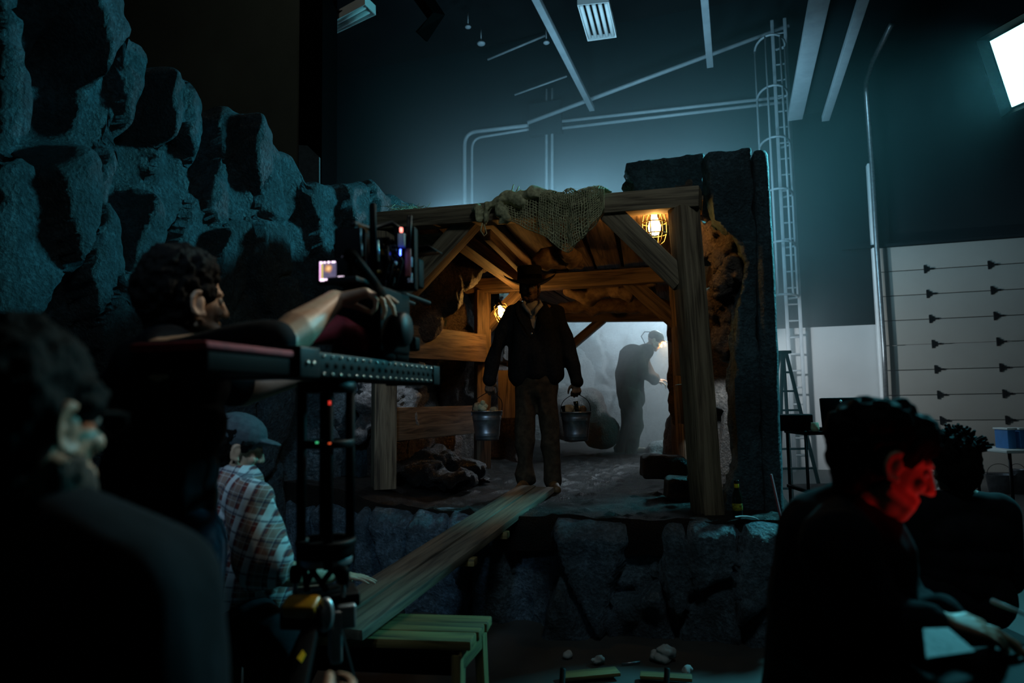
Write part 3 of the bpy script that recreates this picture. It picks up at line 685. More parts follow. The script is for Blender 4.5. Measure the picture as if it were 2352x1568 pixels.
bm = bmesh.new(); bm.faces.new([bm.verts.new(at(x, y, d)) for x, y, d in ((900, 545, 5.5), (1046, 534, 5.33), (905, 695, 5.5))])
o = obj('corner_board', bm, td, None, False); q = o.modifiers.new('s', 'SOLIDIFY'); q.thickness = .04; q.offset = 0; tag(o, 'dull triangular boarding filling the corner above the left brace', 'board')
# two joists running to the second frame
tag(beam('roof_joist', at(1050, 545, 5.3), at(1200, 655, 6.7), .13, .11, td), 'orange-lit joist running back from the left brace', 'joist')
tag(beam('roof_joist', at(1120, 538, 5.15), at(1232, 650, 6.6), .05, .09, td), 'thin joist just right of the orange-lit one', 'joist')
# sagging sacking under the planks
def swag(pts, rs, label, s):
    bm = bmesh.new(); chain(bm, pts, rs); me = remesh(bm, .018, 2); folds(me, .04, 5, s); rough(me, .012, 14, 3, s)
    return tag(link('sacking', me, M_['sack']), label, 'sacking')
swag([at(1235, 600, 5.6), at(1270, 590, 5.7), at(1330, 615, 5.9), at(1300, 575, 5.5)], [.05, .08, .05, .06], 'lump of sacking sagging from the roof right of the hat', 2)
swag([at(1310, 668, 6.6), at(1350, 680, 6.6), at(1400, 655, 6.5), at(1440, 672, 6.4), at(1500, 650, 6.2)], [.05, .09, .06, .07, .05], 'folds of sacking drooping behind the second beam', 4)
swag([at(1290, 702, 7.7), at(1370, 708, 7.6), at(1440, 700, 7.5), at(1530, 706, 7.3)], [.07, .08, .07, .07], 'long roll of sacking lying over the farthest beam', 6)
# ---- net / burlap on the lintel
def net(name, rows, cols, fn, thick, label, group=None, cat='burlap', cell=True):
    vs = []; fs = []
    for i in range(rows+1):
        for j in range(cols+1): vs.append(fn(i/rows, j/cols))
    P = np.array([v[:] for v in vs])
    P += np.stack([fbm(P, 9, 3, 51), fbm(P, 9, 3, 52), fbm(P, 9, 3, 53)], 1)*.010 + np.stack([noise(P*50, 61), noise(P*50, 62), noise(P*50, 63)], 1)*.003
    for i in range(rows):
        for j in range(cols):
            if random.random() < .04: continue
            a = i*(cols+1)+j; fs.append((a, a+1, a+cols+2, a+cols+1))
    me = bpy.data.meshes.new(name); me.from_pydata(P.tolist(), [], fs)
    o = link(name, me, M_['burlap']); w = o.modifiers.new('w', 'WIREFRAME'); w.thickness = thick; w.use_replace = True; w.use_boundary = True
    return tag(o, label, cat, group)
BL = lambda t: lerp(at(1609, 432, 4.42), at(868, 489, 5.38), t)        # top edge of the lintel
def tt(px): return (1609-px)/(1609-868)
bd = (at(868, 489, 5.38)-at(1609, 432, 4.42)).normalized(); bn = V(-.42, -.9, 0).normalized(); bn = (bd.cross(V(0, 0, 1))).normalized()
if bn.y > 0: bn = -bn
def lowedge(px): return interp([(1180, 462), (1200, 470), (1260, 500), (1300, 520), (1345, 552), (1385, 512), (1425, 450)], px)
def drape(off, l=1200, r_=1424, bulge=.03):
    def fn(v, u_):
        px = l + (r_-l)*u_; base = BL(tt(px)); yb = lowedge(px); L = base.z - at(px, yb, base.y).z + .1
        s = v*(L+.22)
        if s < .2: p = base + bn*(s-.105) + V(0, 0, .028+.03*math.sin(u_*14+s*9)*.6)
        else: p = base + bn*(.105+off+bulge*math.sin(u_*23+v*2)*min(1, (s-.2)*8)) + V(0, 0, .02-(s-.2))
        return p
    return fn
net('burlap_net', 22, 40, drape(0), .0075, 'loose open-weave burlap net draped over the middle of the beam')
net('burlap_net', 30, 32, drape(.02, 1290, 1424, .02), .006, 'tighter burlap weave folded over the right of the net')
bm = bmesh.new(); chain(bm, [at(1196, 450, 4.82), at(1225, 442, 4.76), at(1260, 452, 4.74), at(1300, 462, 4.7), at(1335, 458, 4.66)], [.03, .04, .04, .035, .02])
me = remesh(bm, .008, 2); folds(me, .02, 14, 3); tag(link('burlap_roll', me, M_['burlap']), 'rolled fold of burlap lying on the beam left of the net', 'burlap')
bm = bmesh.new(); chain(bm, [at(1095, 482, 4.92), at(1100, 500, 4.88), at(1125, 475, 4.88), at(1150, 462, 4.86), at(1175, 452, 4.84), at(1200, 465, 4.80)], [.03, .025, .03, .035, .04, .03])
chain(bm, [at(1150, 480, 4.83), at(1160, 500, 4.82), at(1150, 512, 4.82)], [.035, .03, .015]); chain(bm, [at(1110, 490, 4.87), at(1118, 510, 4.86)], [.025, .01])
me = remesh(bm, .007, 1); folds(me, .025, 14, 8); rough(me, .006, 30, 3)
kb = tag(link('burlap_bundle', me, M_['burlap']), 'crumpled knotted burlap bundle at the left of the beam', 'burlap')
bm = bmesh.new()
for q in ([(1178, 450), (1176, 436), (1180, 424)], [(1180, 448), (1188, 436), (1192, 428)], [(1108, 512), (1104, 530), (1112, 542), (1118, 536), (1112, 515)]):
    tube(bm, [at(x, y, 4.82) for x, y in q], .005, 6)
obj('loose_strand', bm, M_['burlap'], kb)
bm = bmesh.new()
for k in range(60):
    px = random.uniform(900, 1000); p = BL(tt(px)) + bn*random.uniform(-.12, .03) + V(0, 0, .01)
    tube(bm, [p, p+V(random.uniform(-.07, .07), random.uniform(-.03, .03), random.uniform(.0, .04)), p+V(random.uniform(-.1, .1), 0, random.uniform(-.04, .05))], .0018, 4)
tag(obj('straw', bm, M_['burlap']), 'wisps of straw lying on the left end of the beam', 'straw', kind='stuff')

# ================================================================ caged lamps
def cage_lamp(c, s, label, down=V(0, 0, -1), col=(1, .5, .12), st=60):
    t = thing('caged_lamp', label, 'lamp', c - down*.1*s)
    M = T(c) @ (-down).to_track_quat('Z', 'Y').to_matrix().to_4x4() @ Matrix.Scale(s, 4)
    bm = bmesh.new(); lathe(bm, [(.001, -.05), (.018, -.045), (.028, -.025), (.03, -.005), (.022, .02), (.014, .04), (.013, .06)], M, 20)
    obj('bulb', bm, emis('bulb_glow', col, st), t)
    bm = bmesh.new(); lathe(bm, [(.02, .05), (.024, .055), (.024, .11), (.014, .13), (.001, .13)], M, 16); obj('socket', bm, M_['black'], t)
    bm = bmesh.new()
    for k in range(6):
        a = PI/3*k; cx, sx = math.cos(a), math.sin(a)
        tube(bm, [M @ V(cx*r, sx*r, z) for r, z in ((.026, .07), (.05, .05), (.058, .01), (.058, -.04), (.045, -.08), (.02, -.1), (.0, -.103))], .0028*s, 6)
    for r, z in ((.058, .01), (.057, -.045), (.03, -.095)): tube(bm, [M @ V(math.cos(q*PI/10)*r, math.sin(q*PI/10)*r, z) for q in range(20)], .0028*s, 6, closed=True)
    obj('cage', bm, surf('cage_brass', (.5, .36, .16), rough_=.4, metal=.8), t)
    return t
c1 = at(1503, 517, 4.72)
cl = cage_lamp(c1, 1.45, 'caged bulb glowing orange under the right end of the beam')
bm = bmesh.new(); tube(bm, [c1+V(0, 0, .17), c1+V(0, 0, .24)], .006); obj('cord', bm, M_['black'], cl)
c2 = at(1153, 717, 6.45)
cl = cage_lamp(c2, 1.3, 'small glowing bulb on the left tunnel post', V(.3, -.5, -.8).normalized(), st=90)

# ================================================================ figures
def basis(f, up=(0, 0, 1)):
    f = Vector(f).normalized(); up = Vector(up); x = f.cross(up).normalized(); z = x.cross(f)
    return x, f, z
def Mf(c, f, up=(0, 0, 1), s=1):
    x, y, z = basis(f, up)
    return Matrix(((x.x*s, y.x*s, z.x*s, c[0]), (x.y*s, y.y*s, z.y*s, c[1]), (x.z*s, y.z*s, z.z*s, c[2]), (0, 0, 0, 1)))
def head(bm, M):
    e = lambda c, r: ell(bm, c, r, M)
    c_ = lambda a, b, r0, r1=None: cap(bm, M @ V(*a), M @ V(*b), r0*sc, (r1 or r0)*sc)
    sc = M.to_scale().x
    e((0, -.012, .03), (.073, .092, .083)); e((0, .02, -.02), (.062, .062, .085)); e((0, .03, -.06), (.05, .05, .05)); e((0, .058, -.092), (.026, .022, .02))
    c_((-.038, .055, -.07), (0, .062, -.095), .018, .017); c_((.038, .055, -.07), (0, .062, -.095), .018, .017)
    c_((-.055, .0, -.055), (-.038, .055, -.07), .016); c_((.055, .0, -.055), (.038, .055, -.07), .016)
    c_((0, .083, .022), (0, .104, -.026), .0075, .012); e((-.012, .092, -.03), (.009, .01, .008)); e((.012, .092, -.03), (.009, .01, .008))
    c_((-.045, .062, .024), (-.012, .083, .024), .0085); c_((.045, .062, .024), (.012, .083, .024), .0085)
    e((-.042, .058, -.026), (.02, .018, .016)); e((.042, .058, -.026), (.02, .018, .016))
    e((0, .08, -.052), (.021, .011, .006)); e((0, .078, -.064), (.018, .011, .007))
    for s in (-1, 1):
        for k in range(7):
            a = -PI*.55 + k*PI*1.15/6; b2 = a+PI*1.15/6
            if k < 6: c_((s*.082, -.012-.018*math.cos(a)*1, -.008+.03*math.sin(a)), (s*.082, -.012-.018*math.cos(b2), -.008+.03*math.sin(b2)), .0055)
        e((s*.076, -.006, -.008), (.008, .014, .024)); e((s*.078, .002, -.034), (.007, .008, .01))
def eyes(M, par):
    bm = bmesh.new()
    for s in (-1, 1): ell(bm, (s*.031, .066, .004), (.0125, .0125, .0125), M)
    obj('eyes', bm, surf('eye_white', (.35, .33, .3), rough_=.15, bump=0), par)
def hair_mesh(M, par, vox=.007, amp=.012, freq=30, extra=(), low=True, m=None, s=0, name='hair', big=1.0):
    bm = bmesh.new()
    ell(bm, (0, -.026, .05), (.083*big, .093*big, .083*big), M); ell(bm, (0, -.045, .0), (.078*big, .072*big, .085*big), M)
    if low: ell(bm, (0, -.05, -.05), (.06, .05, .05), M)
    for q in (-1, 1): ell(bm, (q*.068, .012, .03), (.016, .03, .035), M)
    for c, r in extra: ell(bm, c, r, M)
    me = remesh(bm, vox, 1); rough(me, amp, freq, 3, s)
    return link(name, me, m or M_['hair'], par)
def hand(bm, w_, d, n, thumb, curl=(.3, .5, .4), s=1.0, spread=.07, tcurl=.5, curls=None):
    """w_: wrist, d: towards the fingers, n: the way the palm faces, thumb: side the thumb is on"""
    d = Vector(d).normalized(); n = Vector(n); n = (n - d*n.dot(d)).normalized(); sd = Vector(thumb); sd = (sd - d*sd.dot(d) - n*sd.dot(n)).normalized()
    w_ = Vector(w_); Lp = .085*s
    kn = [w_ + d*(Lp*q) + sd*(o*s) for q, o in ((.98, .031), (1.04, .0105), (1.0, -.0105), (.9, -.030))]
    for k in kn: cap(bm, w_ + (k-w_)*.12 - n*.002*s, k, .0155*s, .0115*s)
    cap(bm, w_+d*.02*s+sd*.012*s, w_+d*.05*s+sd*.024*s+n*.006*s, .018*s, .014*s)
    ln = ((.044, .026, .021), (.049, .030, .022), (.045, .028, .022), (.035, .021, .019))
    for i, k in enumerate(kn):
        a = (1.5-i)*spread; dd = (d*math.cos(a) + sd*math.sin(a)).normalized(); p = k; ang = 0
        cv = curls[i] if curls else curl
        for j in range(3):
            ang += cv[j]; q = dd*math.cos(ang) + n*math.sin(ang); r0 = (.0092, .0082, .0074, .0066)[j]*s; r1 = (.0092, .0082, .0074, .0062)[j+1]*s
            if i == 3: r0 *= .88; r1 *= .88
            p2 = p + q*ln[i][j]*s; cap(bm, p, p2, r0, r1); p = p2
    p = w_ + d*.022*s + sd*.024*s + n*.005*s; q = (d*.62 + sd*.72 + n*.25).normalized()
    p2 = p+q*.036*s; cap(bm, p, p2, .0135*s, .011*s)
    q = (d*.85 + sd*.3 + n*(.2+tcurl*.4)).normalized(); p3 = p2+q*.030*s; cap(bm, p2, p3, .0108*s, .009*s)
    q = (d*.8 + sd*(.1-.3*tcurl) + n*(.3+tcurl*.5)).normalized(); cap(bm, p3, p3+q*.024*s, .009*s, .0075*s)
def torso(bm, neck, chest, waist, hips, wc, ww, wh, dpt, sx):
    """stack of ellipsoids; w* half widths, dpt half depth, sx: sideways axis"""
    sx = Vector(sx).normalized(); f = V(0, 0, 1).cross(sx).normalized()
    pts = [chest, lerp(chest, waist, .5), waist, lerp(waist, hips, .55), hips]; ws = [wc, (wc+ww)/2, ww, (ww+wh)/2, wh]
    for i, (p, w_) in enumerate(zip(pts, ws)):
        M = Matrix(((sx.x, f.x, 0, p.x), (sx.y, f.y, 0, p.y), (0, 0, 1, p.z), (0, 0, 0, 1)))
        h = max(.11, (pts[min(i+1, 4)]-pts[max(i-1, 0)]).length*.5)
        ell(bm, (0, 0, 0), (w_, dpt*(1.05 if i < 2 else .95), h), M)
def newperson(bm, m, label, vox=.007, smooth=2, name='person', group=None):
    me = remesh(bm, vox, smooth); return tag(link(name, me, m), label, 'person', group)
def cloth(name, bm, m, par, vox=.012, sm=3, amp=.012, freq=7, s=0, label=None):
    me = remesh(bm, vox, sm); folds(me, amp, freq, s); o = link(name, me, m, par)
    if label: o['label'] = label
    return o
# ---------------------------------------------------------------- man in the hat
def man_in_hat():
    h = lambda x, y, d=0: at(x, y, 5.55+d)
    Mh = Mf(h(1217, 662), V(-.05, -1, -.12), s=1.0)
    shL, shR = h(1180, 722), h(1275, 720)        # photo-left, photo-right
    eL, eR = h(1139, 800, -.02), h(1304, 797, -.02); wL, wR = h(1123, 872, -.06), h(1324, 876, -.06)
    hpL, hpR = h(1207, 892), h(1256, 892); kL, kR = h(1205, 1000, -.03), h(1264, 1000, -.03); aL, aR = h(1207, 1098), h(1268, 1100)
    chest, waist, hips, neck = h(1228, 752), h(1231, 820), h(1231, 880), h(1222, 706)
    bm = bmesh.new(); head(bm, Mh); cap(bm, h(1218, 682, .02), neck, .055, .06)
    cap(bm, neck, shL, .055, .06); cap(bm, neck, shR, .055, .06)
    torso(bm, neck, chest, waist, hips, .16, .14, .15, .1, (1, 0, 0))
    for sh, e, w_ in ((shL, eL, wL), (shR, eR, wR)): cap(bm, sh, e, .048, .04); cap(bm, e, w_, .038, .027)
    for a, b, c in ((hpL, kL, aL), (hpR, kR, aR)): cap(bm, a, b, .08, .055); cap(bm, b, c, .052, .04)
    hand(bm, wL, V(.05, -.05, -1), V(.1, 1, 0), V(.2, -.2, 0) + V(1, 0, 0), curl=(.9, 1.3, .7), s=1.0)
    hand(bm, wR, V(-.02, -.05, -1), V(-.1, 1, 0), V(-1, -.2, 0), curl=(.9, 1.3, .7), s=1.0)
    p = newperson(bm, M_['skind'], 'man in a round dark hat standing on the mine floor holding two metal buckets', .0055, 1)
    eyes(Mh, p)
    hair_mesh(Mh, p, .006, .008, 40, low=True, m=M_['beard'])
    bm = bmesh.new()
    for c, r in (((0, .052, -.1), (.036, .03, .035)), ((-.04, .035, -.08), (.022, .032, .03)), ((.04, .035, -.08), (.022, .032, .03)), ((-.062, .01, -.045), (.012, .022, .035)), ((.062, .01, -.045), (.012, .022, .035)), ((0, .088, -.045), (.028, .010, .006))):
        ell(bm, c, r, Mh)
    me = remesh(bm, .005, 1); rough(me, .007, 60, 3); link('beard', me, M_['beard'], p)
    # hat: lathe with a curled brim
    bm = bmesh.new()
    prof = [(.0, .212), (.06, .214), (.09, .208), (.1, .19), (.096, .15), (.094, .115), (.104, .096), (.15, .092), (.2, .098), (.212, .104), (.2, .088), (.14, .08), (.1, .084), (.085, .09)]
    lathe(bm, [(r, z-.03) for r, z in prof], Matrix.Identity(4), 48)
    for v in bm.verts:
        r = math.hypot(v.co.x, v.co.y)
        if r > .1: v.co.z += (r-.1)*(.36*(v.co.x/r)**2 - .4*(v.co.y/r)**2)
        v.co.y *= 1.08
        if v.co.z > .19: v.co.z -= .012*math.cos(v.co.x*30)
        v.co = Mh @ v.co
    hat = obj('hat', bm, M_['felt'], p)
    bm = bmesh.new(); lathe(bm, [(.098, .072), (.1, .078), (.0975, .108), (.095, .11)], Mh @ Matrix.Diagonal((1, 1.08, 1, 1)), 40); obj('hat_band', bm, M_['black'], hat)
    # shirt
    bm = bmesh.new(); torso(bm, neck, chest, waist, hips, .165, .15, .155, .108, (1, 0, 0)); cap(bm, h(1221, 703, .0), h(1224, 722, -.01), .068, .075)
    cap(bm, h(1224, 722), shL, .06, .05); cap(bm, h(1224, 722), shR, .06, .05)
    sh = cloth('shirt', bm, M_['shirtw'], p, .01, 2, .006, 9)
    bm = bmesh.new()
    for q in (-1, 1):
        tube(bm, [h(1222+q*16, 690, -.02), h(1222+q*20, 700, -.07), h(1222+q*10, 712, -.12), h(1224+q*4, 724, -.13)], [.012, .018, .018, .006], 8)
    obj('collar', bm, M_['shirtw'], sh)
    # coat: thick shell, open v at the neck made from two overlapping fronts
    bm = bmesh.new()
    for s, sh_, e, w_ in ((-1, shL, eL, wL), (1, shR, eR, wR)):
        cap(bm, sh_, e, .075, .062); cap(bm, e, lerp(e, w_, .93), .062, .05); cap(bm, lerp(e, w_, .9), lerp(e, w_, 1.0), .05, .054)
        cap(bm, h(1222+s*26, 706, .05), sh_, .045, .072)
        chain(bm, [h(1222+s*30, 704, .0), h(1224+s*26, 722, -.07), h(1225+s*24, 745, -.085), h(1226+s*22, 775, -.07), h(1228+s*30, 830, -.05), h(1230+s*32, 862, -.03)], [.03, .05, .07, .09, .10, .095])
        chain(bm, [h(1228+s*38, 740, .0), h(1230+s*38, 800, .0), h(1231+s*38, 858, .0)], [.085, .09, .09])
    chain(bm, [h(1226, 776, -.085), h(1229, 815, -.085), h(1231, 855, -.08)], [.06, .09, .09])
    chain(bm, [h(1226, 722, .07), h(1228, 790, .06), h(1230, 855, .05)], [.09, .10, .10])
    cloth('coat', bm, M_['coat'], p, .011, 3, .014, 8, 3)
    bm = bmesh.new()
    for s in (-1, 1):
        a = [h(1221+s*22, 692, -.02), h(1222+s*32, 708, -.10), h(1224+s*22, 742, -.165), h(1226+s*4, 772, -.17)]
        b_ = [h(1221+s*30, 688, .02), h(1222+s*43, 704, -.08), h(1224+s*33, 738, -.155), h(1226+s*8, 768, -.17)]
        va = [bm.verts.new(x) for x in a]; vb = [bm.verts.new(x) for x in b_]
        for k in range(3): bm.faces.new((va[k], va[k+1], vb[k+1], vb[k]))
    lp = obj('lapels', bm, M_['coat'], p); s = lp.modifiers.new('s', 'SOLIDIFY'); s.thickness = .012; q = lp.modifiers.new('b', 'SUBSURF'); q.levels = q.render_levels = 2
    for y in (766,):
        bm = bmesh.new(); ell(bm, h(1221 if y < 770 else 1224, y, -.175), (.009, .005, .009)); obj('button', bm, M_['zinc'], p)
    # trousers, boots
    bm = bmesh.new()
    torso(bm, neck, h(1231, 862), h(1231, 880), h(1231, 895), .17, .17, .17, .12, (1, 0, 0))
    for a, b, c in ((hpL, kL, aL), (hpR, kR, aR)): chain(bm, [a, lerp(a, b, .5), b, lerp(b, c, .5), c], [.095, .088, .075, .072, .078])
    cloth('trousers', bm, M_['trouser'], p, .011, 2, .016, 8, 6)
    for a, s, q in ((aL, -1, -.28), (aR, 1, .12)):
        bm = bmesh.new(); g = ground(a.x, a.y); f = V(q, -1, 0).normalized()
        cap(bm, a, V(a.x, a.y+.02, g+.07), .05, .052); cap(bm, V(a.x, a.y+.03, g+.04), V(a.x, a.y, g+.045)+f*.1, .042, .044); cap(bm, V(a.x, a.y, g+.045)+f*.08, V(a.x, a.y, g+.035)+f*.19, .046, .036)
        me = remesh(bm, .007, 2); P = getco(me); P[:, 2] = np.maximum(P[:, 2], g+.004); setco(me, P); bt = link('boot', me, M_['boot'], p)
        bm = bmesh.new(); tube(bm, [V(a.x, a.y+.06, g+.008), V(a.x, a.y, g+.008)+f*.1, V(a.x, a.y, g+.008)+f*.2], [.035, .042, .036], 12)
        for v in bm.verts: v.co.z = g+.006 + (v.co.z-g-.008)*.22
        obj('sole', bm, M_['black'], bt)
    return wL, wR
wL, wR = man_in_hat()
def bucket(top_c, grip, label, r=.118, hgt=.225):
    t = thing('metal_bucket', label, 'bucket', top_c - V(0, 0, hgt), 'galvanised buckets held by the man in the hat')
    M = T(top_c - V(0, 0, hgt)); H = hgt
    prof = [(0, .012), (r*.74, .012), (r*.74, 0), (r*.78, 0), (r*.79, .018)]
    rr = lambda z: r*(.78+.22*z/H)
    for z, d in ((.03, 0), (.036, .004), (.042, 0), (.052, .004), (.058, 0), (.12, 0), (.155, 0), (.160, .004), (.166, 0), (.176, .004), (.182, 0), (.215, 0)): prof.append((rr(z)+d, z))
    prof += [(rr(H)+.005, H-.006), (rr(H)+.007, H), (rr(H)+.003, H+.005), (rr(H)-.004, H), (rr(.1)-.004, .1), (r*.76, .02), (0, .02)]
    bm = bmesh.new(); lathe(bm, prof, M, 48); obj('pail', bm, M_['zinc'], t)
    bm = bmesh.new()
    g = Vector(grip); a = top_c + V(-r, 0, -.02); b = top_c + V(r, 0, -.02)
    tube(bm, bend([a, lerp(a, g, .5)+V(-.055, 0, .02), g+V(-.02, 0, .004), g+V(.02, 0, .004), lerp(b, g, .5)+V(.055, 0, .02), b], .05, 5), .0032, 6); obj('bail_handle', bm, M_['blackm'], t)
    for q in (a, b):
        bm = bmesh.new(); bx(bm, q, (1, 0, 0), .008, .03, .03, bev=.003); obj('ear', bm, M_['zinc'], t)
    return t
gL = wL + V(.006, .03, -.098); gR = wR + V(-.006, .03, -.098)
bL = at(1118, 944, 5.52); bR = at(1322, 946, 5.52)
bucket(bL, gL, 'metal bucket hanging from the left hand in the photo, pale lump on top')
bucket(bR, gR, 'metal bucket hanging from the right hand in the photo, tool handle sticking out')
def ore(c, r, m, label, s, g): return lump('ore_lump', [c, c+V(r*.4, 0, r*.2)], [(r, r*.8, r*.9), (r*.7, r*.8, r*.7)], M_[m], label, 'ore lump', vox=.007, amp=.012, freq=18, group=g, s=s)
ore(bL+V(-.03, 0, .03), .036, 'breadl', 'pale greenish upright lump on top of the left-hand bucket', 1, 'lumps in the left bucket'); 
lump('ore_lump', [bL+V(-.03, -.01, .02), bL+V(-.028, -.01, .06)], [.03, .024], M_['breadl'], 'tall pale lump standing up in the left-hand bucket', 'ore lump', vox=.006, amp=.006, freq=20, s=4)
ore(bL+V(-.085, .02, .03), .035, 'bread', 'brown lump at the outer rim of the left-hand bucket', 2, 'lumps in the left bucket')
ore(bL+V(.05, 0, .005), .035, 'bread', 'low brown lump at the inner rim of the left-hand bucket', 3, 'lumps in the left bucket')
ore(bR+V(-.06, 0, .02), .04, 'bread', 'tan lump near the left rim of the right-hand bucket', 5, 'lumps in the right bucket')
ore(bR+V(-.0, .01, .02), .04, 'bread', 'orange-brown lump in the middle of the right-hand bucket', 6, 'lumps in the right bucket')
ore(bR+V(.05, 0, .015), .03, 'boot', 'dark brown lump under the tool in the right-hand bucket', 7, 'lumps in the right bucket')
bm = bmesh.new(); tube(bm, [bR+V(.015, -.02, -.06), bR+V(.005, -.03, .05), bR+V(0, -.03, .085)], [.016, .016, .02], 10)
tag(obj('tool_handle', bm, M_['glassd']), 'glossy dark tool handle poking out of the right-hand bucket', 'tool')
bm = bmesh.new(); tube(bm, [bR+V(-.08, -.02, -.04), bR+V(-.1, -.02, .05)], [.014, .018], 10)
tag(obj('tool_handle', bm, M_['black']), 'short black stub at the left rim of the right-hand bucket', 'tool')
# ---------------------------------------------------------------- bending miner
def miner():
    h = lambda x, y, d=0: at(x, y, 9.15+d)
    Mh = Mf(h(1504, 784), V(.93, -.25, -.55), (.3, 0, 1), 1.05)
    sh, sh2 = h(1462, 812, -.1), h(1470, 812, .14); hp, hp2 = h(1448, 905, -.08), h(1452, 905, .1)
    k1, k2 = h(1462, 975, -.1), h(1440, 972, .12); a1, a2 = h(1448, 1040, -.1), h(1422, 1036, .12)
    e1, e2 = h(1480, 862, -.16), h(1490, 858, .1); w1, w2 = h(1508, 876, -.1), h(1512, 872, .05)
    bm = bmesh.new(); head(bm, Mh); cap(bm, h(1492, 795), h(1474, 808), .06, .065)
    chain(bm, [h(1466, 815), h(1452, 850), h(1448, 900)], [.13, .15, .14])
    for a, b, c in ((sh, e1, w1), (sh2, e2, w2)): cap(bm, a, b, .055, .045); cap(bm, b, c, .042, .03)
    for a, b, c in ((hp, k1, a1), (hp2, k2, a2)): cap(bm, a, b, .09, .06); cap(bm, b, c, .058, .045)
    hand(bm, w1, V(1, 0, -.2), V(0, .2, -1), V(0, 1, 0), curl=(.5, .7, .5)); hand(bm, w2, V(1, -.1, -.1), V(0, .2, -1), V(0, -1, 0), curl=(.5, .7, .5))
    p = newperson(bm, M_['skin'], 'miner with a headlamp bending forward in the bright chamber at the tunnel end', .009, 1)
    bm = bmesh.new(); chain(bm, [h(1480, 806), h(1455, 822), h(1446, 858), h(1445, 900)], [.12, .19, .20, .17]); cap(bm, sh, sh2, .1)
    for a, b, c in ((sh, e1, w1), (sh2, e2, w2)): cap(bm, a, b, .085, .07); cap(bm, b, lerp(b, c, .85), .068, .052)
    chain(bm, [h(1446, 895), h(1450, 920)], [.18, .17])
    cloth('jacket', bm, M_['trouser'], p, .014, 3, .02, 6, 2)
    bm = bmesh.new()
    for a, b, c in ((hp, k1, a1), (hp2, k2, a2)): cap(bm, a, b, .125, .09); cap(bm, b, c, .085, .075)
    cloth('trousers', bm, M_['trouser'], p, .014, 2, .018, 6, 3)
    for a in (a1, a2):
        bm = bmesh.new(); g = ground(a.x, a.y); cap(bm, a, V(a.x, a.y, g+.06), .05); cap(bm, V(a.x-.03, a.y, g+.045), V(a.x+.17, a.y-.03, g+.04), .045, .04); cap(bm, a, V(a.x, a.y, g+.06), .06, .05)
        link('boot', remesh(bm, .01, 1), M_['boot'], p)
    bm = bmesh.new(); ell(bm, (0, -.012, .055), (.088, .105, .085), Mh); ell(bm, (0, .06, .055), (.07, .09, .012), Mh)
    hm = link('helmet', remesh(bm, .007, 1), M_['boot'], p)
    bm = bmesh.new(); ell(bm, (0, .115, .045), (.022, .016, .022), Mh); obj('headlamp', bm, emis('headlamp_glow', (1, .72, .35), 60), hm)
    bm = bmesh.new(); tube(bm, [Mh @ V(0, -.11, .08), Mh @ V(0, -.17, .05), Mh @ V(0, -.18, -.02), h(1482, 790), h(1468, 800)], .006); obj('cable', bm, M_['black'], hm)
miner()
